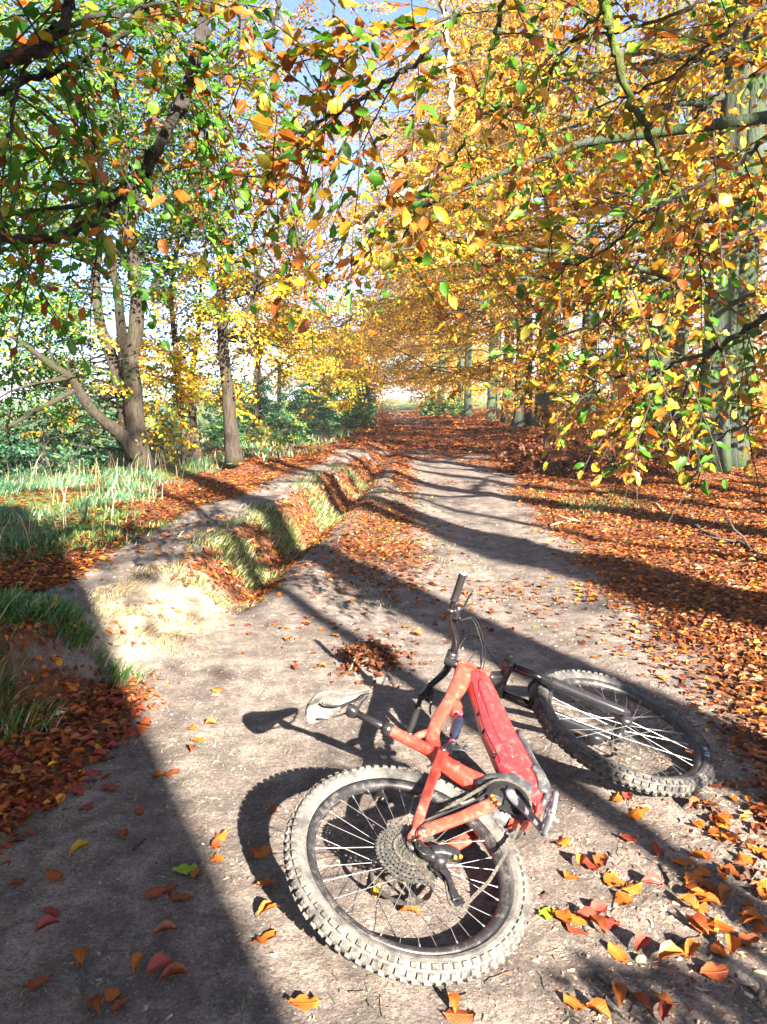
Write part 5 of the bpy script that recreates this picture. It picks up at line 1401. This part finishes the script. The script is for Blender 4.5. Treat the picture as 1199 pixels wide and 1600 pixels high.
PAL['bluegrass'] = [(.055, .17, .095), (.045, .145, .075), (.075, .20, .11), (.10, .21, .10), (.12, .21, .10), (.04, .12, .06)]
def clumped(n, x0, x1, y0, y1, dens, sc=2.5, seed=60):
    X, Y = scatter(n, x0, x1, y0, y1); k = rng.random(n) < np.clip(dens(X, Y), 0, 1) * smooth(-.25, .5, fbm(X * sc, Y * sc, 2, seed)); return X[k], Y[k]
X, Y = clumped(42000, -9, -2.2, 5.2, 14, lambda x, y: grassy(x, y), 1.3)
k = in_view(X, Y); grass('grass', 'long blue-green grass under the gnarled tree', X[k], Y[k], .17, (.05, -.05), [('bluegrass', 6), ('lawn', 1.5), ('straw', .5)], .9, .005)
X, Y = clumped(2200, -7, -2.5, 5.5, 13, lambda x, y: grassy(x, y) * .5, 1.3, 66)
k = in_view(X, Y); grass('dry_grass', 'tall dry pale grass stems rising from the long grass', X[k], Y[k], .40, (.1, 0), [('straw', 5)], .5, .004)
# turf along the lip of the bank and gully
def lip(x, y): t_ = terrace(x, y); return np.exp(-((x - edge_x(y) + .06) / .22) ** 2) * 1.2
X, Y = clumped(52000, -3.0, 0, 2.2, 3.9, lambda x, y: lip(x, y), 2.0, 61)
grass('grass', 'green grass hanging over the near end of the bank', X, Y, .13, (.35, -.15), [('lawn', 4), ('straw', 1.2)], .7, .0028)
X, Y = clumped(120000, -2.2, .1, 5.4, 14, lambda x, y: np.exp(-((x - edge_x(y) - .02) / .24) ** 2) * 1.1, 1.7, 62)
grass('grass', 'green and straw grass on the lip of the gully', X, Y, .10, (.35, -.1), [('lawn', 3), ('straw', 1.6)], .9, .0034)
X, Y = clumped(16000, -2.4, -.95, 3.9, 5.6, lambda x, y: np.exp(-((x - edge_x(y) + .05) / .36) ** 4) * 1.4, 2.0, 63)
grass('dry_grass', 'bleached dry grass matted on the sunlit bank slope', X, Y, .06, (.7, -.5), [('straw', 6), ('lawn', .25)], .6, .0028)
X, Y = clumped(60000, -4.5, -1.5, 3.0, 8, lambda x, y: (.35 + .65 * smooth(4.6, 3.9, y)) * (terrace(x, y) > .8) * (1 - np.exp(-((x - trail_x(y)) / .4) ** 4) * (y > 4.2)), 2.2, 64)
grass('grass', 'green weeds and grass among leaves on the upper bank', X, Y, .09, (.0, 0), [('lawn', 5), ('straw', .5)], .9, .0045)
X, Y = clumped(30000, -.7, 1.3, 5, 12, lambda x, y: .7 * np.exp(-((x - .15) / .5) ** 2), 3.0, 65)
grass('grass', 'thin green grass on the ridge between the wheel tracks', X, Y, .035, (0, 0), [('lawn', 4), ('straw', 2)], 1.0, .0022)
X, Y = clumped(6000, 2.1, 3.6, 9.2, 12.5, lambda x, y: 1.0 * np.exp(-((x - 2.7) / .5) ** 2), 1.5, 68)
grass('grass', 'patch of sunlit green turf on the right verge by the dead bush', X, Y, .07, (0, 0), [('lawn', 4), ('straw', 1)], .9, .004)
X, Y = clumped(4200, -1.3, .9, 1.4, 3.2, lambda x, y: .55, 4.0, 67)
k = np.hypot(X + .6, Y - 2.3) < .9; k |= np.hypot(X + .05, Y - 1.9) < .22
grass('grass', 'stray green blades on the shaded dirt in the foreground', X[k], Y[k], .03, (0, 0), [('lawn', 4), ('straw', 1)], 1.1, .0013)
# far verge grass
X, Y = clumped(9000, -6, -1.2, 14, 34, lambda x, y: smooth(0, 1.2, edge_x(y) - .9 - x), .8, 69)
grass('grass', 'green verge grass left of the far track', X, Y, .22, (0, 0), [('bluegrass', 3), ('lawn', 2), ('straw', 1)], .7, .012)

def chips(name, label, n, x0, x1, y0, y1, size, pals_c, flat=.45, dens=None):
    X, Y = scatter(n, x0, x1, y0, y1)
    k = in_view(X, Y, .56)
    if dens is not None: k &= rng.random(n) < dens(X, Y)
    X, Y = X[k], Y[k]; n = len(X)
    s = size * np.exp(rng.normal(0, .45, n)); el = rng.uniform(.35, 1.0, n); a_ = rng.uniform(0, 2 * np.pi, n)
    base = np.array([[-1, -.6, 0], [1, -.7, 0], [.9, .6, 0], [-.8, .8, 0], [-.3, -.3, 1], [.5, .1, .9]], float)
    V = base[None] * (1 + .25 * rng.standard_normal((n, 6, 3))) * np.stack([s, s * el, s * flat], 1)[:, None]
    c, sn = np.cos(a_)[:, None], np.sin(a_)[:, None]
    V = np.stack([V[..., 0] * c - V[..., 1] * sn, V[..., 0] * sn + V[..., 1] * c, V[..., 2]], -1)
    V += np.stack([X, Y, height(X, Y) - .001], 1)[:, None]
    o = np.arange(n)[:, None] * 6
    Q = np.vstack([o + np.array(q) for q in ([0, 1, 5, 4], [2, 3, 4, 5])]); T = np.vstack([o + np.array(q) for q in ([1, 2, 5], [3, 0, 4])])
    A = np.array(pals_c); C = A[rng.integers(0, len(A), n)] * (1 + .25 * rng.standard_normal((n, 1)))
    ob = mesh_np(name, V.reshape(-1, 3), [Q, T], M_CHIP, None, False, np.repeat(np.clip(C, .02, .7), 6, 0))
    tag(ob, label, 'gravel', None, 'stuff')
m, t, b = nt('grit_and_chips'); M_CHIP = m
a = nd(t, 'ShaderNodeAttribute', attribute_name='col'); t.links.new(a.outputs['Color'], b.inputs['Base Color']); b.inputs['Roughness'].default_value = .9; b.inputs['Specular IOR Level'].default_value = .2
EARTH = [(.17, .135, .11), (.13, .10, .08), (.22, .19, .16), (.085, .068, .056), (.18, .135, .105), (.20, .17, .145), (.07, .052, .045)]
chips('gravel', 'small stones and grit bedded in the dirt of the track', 26000, -2.2, 2.6, 1.2, 4.2, .0036, EARTH, .5)
chips('gravel', 'grit scattered farther up the dirt track', 6000, -2.0, 3.0, 4.2, 9, .007, EARTH)
chips('bark_chips', 'bark chips and husks strewn over the right foreground', 22000, .0, 2.2, 1.2, 3.6, .0062, [(.20, .125, .08), (.27, .19, .13), (.13, .075, .05), (.33, .25, .18), (.085, .05, .04)], .35, lambda x, y: smooth(-.1, .7, x - .15 * y + .2 * fbm(x * 3, y * 3, 2, 77)))
chips('embedded_stones', 'larger stones and crumbs of soil bedded in the track', 900, -1.6, 2.2, 1.2, 5.5, .0065, EARTH, .5)
X, Y = clumped(22000, -3.4, -1.35, 2.9, 4.4, lambda x, y: (terrace(x, y) > .6) * 1.0, 2.6, 71)
grass('grass', 'green tussocks on the shaded near end of the bank', X, Y, .11, (.15, -.1), [('lawn', 5), ('bluegrass', 1)], 1.0, .004)
# small twigs: one loose mass
def twig_litter(n, x0, x1, y0, y1, ln, dens, label):
    X, Y = scatter(n, x0, x1, y0, y1); k = (rng.random(n) < dens(X, Y)) & in_view(X, Y, .56); mb = MB()
    for x, y in zip(X[k], Y[k]):
        a_ = rng.uniform(0, np.pi); l_ = ln * rng.uniform(.4, 1.5); q = np.linspace(-.5, .5, 4)
        px, py = x + math.cos(a_) * l_ * q + rng.normal(0, .05 * l_, 4), y + math.sin(a_) * l_ * q + rng.normal(0, .05 * l_, 4)
        r_ = rng.uniform(.0007, .0022); mb.tube(np.stack([px, py, height(px, py) + .002 + r_], 1), r_ * np.array([1, .9, .8, .6]), 4, False)
    o = mb.build('twig_litter', M_DEADWOOD, None); tag(o, label, 'twigs', None, 'stuff')
twig_litter(900, -1.4, 2.1, 1.3, 4.0, .05, lambda x, y: .35 + .65 * smooth(.2, 1.0, x), 'tiny broken twigs strewn over the foreground dirt')
twig_litter(500, 1.5, 6, 4, 13, .22, lambda x, y: np.full_like(x, .8), 'thin twigs lying among the leaves on the right verge')

# ------------------------------------------------------------------ single fallen leaves and sticks
def gp(px, py):
    d = at(px, py, 1.0) - np.array([0, 0, CAMH]); tt = (0 - CAMH) / d[2]
    for _ in range(8):
        p = np.array([0, 0, CAMH]) + d * tt; z = float(height(p[0], p[1])); tt = (z - CAMH) / d[2]
    return np.array([0, 0, CAMH]) + d * tt
def fallen(px, py, mat, s, label, group, ang=None, shp=None, xyz=None):
    p = gp(px, py) if xyz is None else xyz
    a_ = rng.uniform(0, 2 * np.pi) if ang is None else ang
    n = slope_n(np.array([p[0]]), np.array([p[1]]))[0] + rng.normal(0, .16, 3)
    k = int(rng.integers(0, 4)) if shp is None else shp
    p = np.array([p[0], p[1], float(height(p[0], p[1])) + .010 + s * (.04 if k != 2 else .06)])
    p = p - s * .5 * np.array([math.cos(a_), math.sin(a_), 0])
    o = inst('fallen_leaf', leaf_mesh(mat, k, True), None, frame_mat(p, (math.cos(a_), math.sin(a_), rng.normal(0, .08)), n, s, rng.uniform(.9, 1.15)))
    tag(o, label, 'leaf', group)
LFG = 'orange leaves scattered on the shaded dirt at lower left'
own = {(125, 1333): ('small yellow curled leaf alone on the dark lower left dirt', M_FY), (289, 1363): ('bright green leaf beside a brown one at the shadow edge', M_FG), (128, 1503): ('orange leaf above the little root in the lower left shade', M_FO),
       (75, 1455): ('dark red leaf lying flat in the lower left shade', M_FR), (250, 1520): ('pinkish red leaf, upper of two near the bottom left', M_FR), (272, 1535): ('copper red leaf, lower of two near the bottom left', M_FC), (60, 1540): ('reddish curled leaf near the lower left corner', M_FC),
       (258, 1462): ('upright folded copper leaf in the lower left shade', M_FC), (856, 1430): ('small bright yellow-green leaf right of the rear tyre', M_FG), (475, 1575): ('pale orange leaf at the bottom edge below the rear wheel', M_FO), (640, 1431): ('orange leaf lying inside the rear wheel below the hub', M_FO),
       (590, 1398): ('yellow leaf inside the rear wheel behind the brake rotor', M_FY), (155, 1178): ('pale curled leaf at the edge of the leaf heap', M_FY), (897, 1572): ('big orange leaf at the bottom edge right of the rear wheel', M_FO), (1050, 1505): ('large flat copper leaf in the lower right shade', M_FO),
       (1090, 1412): ('broad ribbed orange leaf topping a small heap on the right', M_FO), (1065, 1352): ('orange leaf on the bright patch right of the crank', M_FO), (912, 1140): ('orange leaf leaning against the front tyre beside the fork', M_FO), (1116, 1525): ('crumpled copper leaf near the lower right corner', M_FC), (966, 1493): ('round orange leaf beside the small acorn', M_FO)}
pos = {}
for (x, y), (lb, mt) in own.items():
    fallen(x, y, mt, rng.uniform(.062, .08), lb, None, shp=int(rng.integers(0, 2)))
clusterA = [(243, 1402), (260, 1392), (282, 1404)]
for x, y in clusterA: fallen(x, y, M_FC, .068, 'one of three copper leaves clustered at the shadow edge', 'three copper leaves clustered together', shp=0)
for x, y in [(82, 1428), (308, 1370), (175, 1235), (135, 1263), (218, 1270), (193, 1308), (85, 1373), (245, 1212), (176, 1557), (148, 1583), (190, 1578), (122, 1240), (165, 1235), (180, 1150), (268, 1213), (217, 1510)]:
    fallen(x, y, random.choice([M_FC, M_FC, M_FO, M_FR]), rng.uniform(.05, .072), 'copper or orange leaf lying singly on the blue-shaded dirt at lower left', LFG)
for x, y in [(410, 1335), (416, 1388), (418, 1432), (427, 1268), (400, 1335), (338, 1325), (340, 1345), (345, 1310), (416, 1470), (460, 1047), (470, 1330), (300, 1140), (330, 1135), (310, 1160), (340, 1080), (300, 1175), (180, 1100), (505, 1045), (520, 975), (650, 945), (560, 1050)]:
    fallen(x, y, random.choice([M_FC, M_FO, M_FO]), rng.uniform(.05, .072), 'orange leaf on the bright dirt left of the rear wheel and saddle', 'leaves on the bright dirt left of the bike')
for x, y in [(880, 1320), (908, 1352), (924, 1355), (939, 1350), (893, 1373), (953, 1380), (965, 1378), (988, 1390), (1018, 1387), (974, 1408), (935, 1425), (878, 1438), (905, 1440), (918, 1438), (932, 1452), (951, 1445), (902, 1455), (1003, 1483), (962, 1250), (980, 1248), (990, 1275), (1003, 1270), (982, 1314), (1027, 1332), (1075, 1420), (1107, 1418), (1105, 1392), (1090, 1454), (1170, 1476), (1130, 1292), (1128, 1310), (1140, 1318), (965, 1560), (1000, 1575), (1035, 1570), (1040, 1590), (935, 1590), (705, 1575), (718, 1590)]:
    fallen(x, y, random.choice([M_FO, M_FO, M_FC, M_FR, M_FO]), rng.uniform(.055, .08), 'orange or red leaf on the dark chippy ground right of the rear wheel', 'leaves on the dark ground right of the rear wheel')
for k in range(34):
    x, y = 1199 - 130 * rng.random() ** 1.4, rng.uniform(1240, 1500)
    fallen(x, y, random.choice([M_FO, M_FO, M_FC]), rng.uniform(.055, .08), 'orange leaf in the drift at the right margin of the foreground', 'leaves drifted at the right margin')
for k in range(120):
    x, y = rng.uniform(0, 230), rng.uniform(1085, 1290)
    if y > 1330 - .8 * x or y < 1140 - .45 * x: continue
    fallen(x, y, random.choice([M_FC, M_FR, M_FR, M_FC, M_FO]), rng.uniform(.055, .08), 'copper leaf on the heap drifted below the bank', 'leaves heaped below the bank', shp=int(rng.integers(0, 4)))
for k in range(70):
    x, y = rng.uniform(430, 1150), rng.uniform(860, 1010)
    p = gp(x, y)
    if p[0] > 1.7 or (800 < x < 1000 and y > 960): continue
    fallen(x, y, random.choice([M_FC, M_FO, M_FO]), rng.uniform(.05, .075), 'orange leaf on the dirt track beyond the handlebar', 'leaves on the track beyond the handlebar')
def stick(name, label, pts, r0, r1, mat=M_DEADWOOD, cat='stick', group=None, forks=0, lift=.0):
    P = np.array([gp(x, y) for x, y in pts]); P[:, 2] += r0 + lift
    P0 = P[0].copy(); e = MB(); Ps = spline(P, 5); Ps[1:-1] += rng.normal(0, r0 * .5, (len(Ps) - 2, 3)); e.loft(Ps - P0, np.linspace(r0, r1, len(Ps)), np.linspace(r0, r1, len(Ps)), 7)
    for k in range(forks):
        i = rng.integers(2, len(Ps) - 1); d = rng.normal(0, 1, 3); d[2] = abs(d[2]) * .6; d /= np.linalg.norm(d)
        l_ = np.linalg.norm(P[-1] - P[0]) * rng.uniform(.15, .4); q = jitter_path(Ps[i] - P0, Ps[i] - P0 + d * l_, 5, .15); e.loft(q, np.linspace(r1, r1 * .35, 5), np.linspace(r1, r1 * .35, 5), 5)
    o = e.build(name, mat, None, True); o.location = P0; tag(o, label, cat, group)
stick('fallen_stick', 'pale curved stick on the ground at the bottom right of the bike', [(935, 1525), (955, 1545), (980, 1553), (998, 1560)], .006, .004, M_DEADWOOD)
stick('fallen_stick', 'thin dark stick at the bottom edge beside the pale curved one', [(930, 1560), (960, 1580), (985, 1599)], .004, .003, M_TWIG)
stick('fallen_stick', 'short grey stick standing apart in the right foreground shade', [(1036, 1355), (1042, 1370), (1048, 1388)], .006, .005)
stick('fallen_stick', 'greenish twig lying level in the right foreground shade', [(1035, 1483), (1065, 1472), (1098, 1465)], .004, .003)
stick('fallen_stick', 'bluish root-like twig in the lower left shade', [(126, 1515), (132, 1540), (130, 1565), (142, 1592)], .003, .002)
stick('fallen_stick', 'small dark twig in the middle of the lower left shade', [(208, 1330), (228, 1312)], .004, .003, M_TWIG)
stick('fallen_stick', 'pale bark splinter inside the rear wheel near its top', [(592, 1245), (600, 1258)], .014, .012, M_PALE)
stick('fallen_branch', 'bare pale branch lying in the leaves on the right verge', [(860, 822), (890, 815), (930, 818), (975, 812)], .012, .007, M_PALE, 'branch', forks=3)
stick('fallen_branch', 'short pale broken branch on the verge under the hanging leaves', [(1025, 788), (1035, 800), (1045, 812)], .016, .012, M_PALE, 'branch')
stick('fallen_branch', 'dark branch half buried in leaves at the right margin', [(1060, 812), (1110, 840), (1160, 855), (1199, 880)], .022, .014, M_TWIG, 'branch', forks=3)
stick('fallen_branch', 'long grey branch of the brushwood behind the dead bush', [(870, 735), (920, 745), (985, 735), (1060, 740)], .022, .010, M_DEADWOOD, 'branch', forks=6, lift=.15)
stick('fallen_branch', 'pale forked branch across the brushwood near the twin beeches', [(940, 705), (990, 722), (1050, 738), (1110, 728)], .024, .010, M_PALE, 'branch', forks=6, lift=.12)
stick('fallen_branch', 'thin bare branch slanting out of the brushwood toward the track', [(905, 690), (950, 712), (1000, 735)], .014, .006, M_PALE, 'branch', forks=5, lift=.25)
stick('fallen_branch', 'bleached twig on the leaves at the far right margin', [(1150, 880), (1175, 872), (1199, 860)], .010, .006, M_PALE, 'branch')
stick('fallen_log', 'dark log lying behind the single dark trunk on the bank', [(312, 690), (330, 688), (350, 685)], .09, .08, M_OAK, 'log', lift=.02)
stick('fallen_branch', 'pale stick propped on the log behind the dark trunk', [(325, 697), (340, 690), (352, 680)], .02, .015, M_PALE, 'branch', lift=.2)
stick('dry_stem', 'long pale dry stem leaning over the leaves at the left margin', [(0, 995), (20, 965), (45, 935), (62, 905)], .003, .0015, M_PALE, 'stem', lift=.08)
# pale stump
st = MB(); p = gp(343, 688); trunk_loft(st, np.array([[0, 0, -.1], [0, 0, .15], [.02, 0, .4], [.03, 0, .62]]), np.array([.20, .17, .16, .15]), 14, .3, .1)
o = st.build('tree_stump', M_PALE, None, True); o.location = p + np.array([0, 1.2, 0]); o.location[2] = float(height(o.location[0], o.location[1])); tag(o, 'pale broken stump behind the single dark trunk', 'stump')
# acorn
ac = MB(); ac.loft([[0, 0, .0], [.003, 0, .004], [.010, 0, .008], [.018, 0, .008], [.024, 0, .006], [.028, 0, .005]], [.002, .007, .0095, .0095, .007, .001], [.002, .007, .0095, .0095, .007, .001], 10)
o = ac.build('acorn', plain('acorn_shell', (.42, .40, .16), .5), None, True); p = gp(993, 1502); o.location = p; tag(o, 'small yellowish acorn in the right foreground shade', 'acorn')
# clod of leaves and roots on the track left of the handlebar
pc = gp(578, 1030)
cm = MB(); nu, nv = 20, 10; Vc = []
for i in range(nv):
    for k in range(nu):
        el = math.pi / 2 * i / (nv - 1); a_ = 2 * math.pi * k / nu; r_ = (1 + .28 * float(fbm(np.array([math.cos(a_) * 2 + 9]), np.array([math.sin(a_) * 2 + i * .5]), 3, 90)[0]))
        Vc.append([.13 * r_ * math.cos(a_) * math.cos(el), .15 * r_ * math.sin(a_) * math.cos(el), .05 * r_ * math.sin(el) - .015])
cm.add(Vc, [[i * nu + k, i * nu + (k + 1) % nu, (i + 1) * nu + (k + 1) % nu, (i + 1) * nu + k] for i in range(nv - 1) for k in range(nu)])
clod = cm.build('leaf_clod', plain('dark_clod_earth', (.09, .055, .035), .95, nz=.5, scale=40), None, True); clod.location = pc
tag(clod, 'clump of dead brown leaves and roots on the track left of the handlebar', 'leaf clump')
n = 420; a_ = rng.uniform(0, 2 * np.pi, n); el = rng.uniform(0, 1.4, n); r_ = rng.uniform(.7, 1.15, n) * np.where(rng.random(n) < .22, rng.uniform(1.1, 2.2, n), 1); el = np.where(r_ > 1.2, .05, el)
Pq = np.stack([.15 * r_ * np.cos(a_) * np.cos(el), .17 * r_ * np.sin(a_) * np.cos(el), .06 * r_ * np.sin(el)], 1) * np.array([1.1, 1.25, 1]); Dq = rng.normal(0, 1, (n, 3)) * np.array([1, 1, .35]); L = .045 * rng.uniform(.6, 1.2, n)
V, F_, Cc = leaf_mesh_arrays(Pq - Dq * .015, Dq, Pq / np.array([.15, .17, .06]) * .6 + np.array([0, 0, .5]) + rng.normal(0, .55, (n, 3)), L, L * .6, pick([('brown', 1)], n) * .75, True, .3)
o = mesh_np('dead_leaves', V, F_, M_LITTER, clod, False, Cc); o['kind'] = 'stuff'
stick('fallen_stick', 'pale twig leaning on the clump of dead leaves', [(548, 1055), (556, 1035), (562, 1005)], .004, .003, M_PALE, lift=.03)
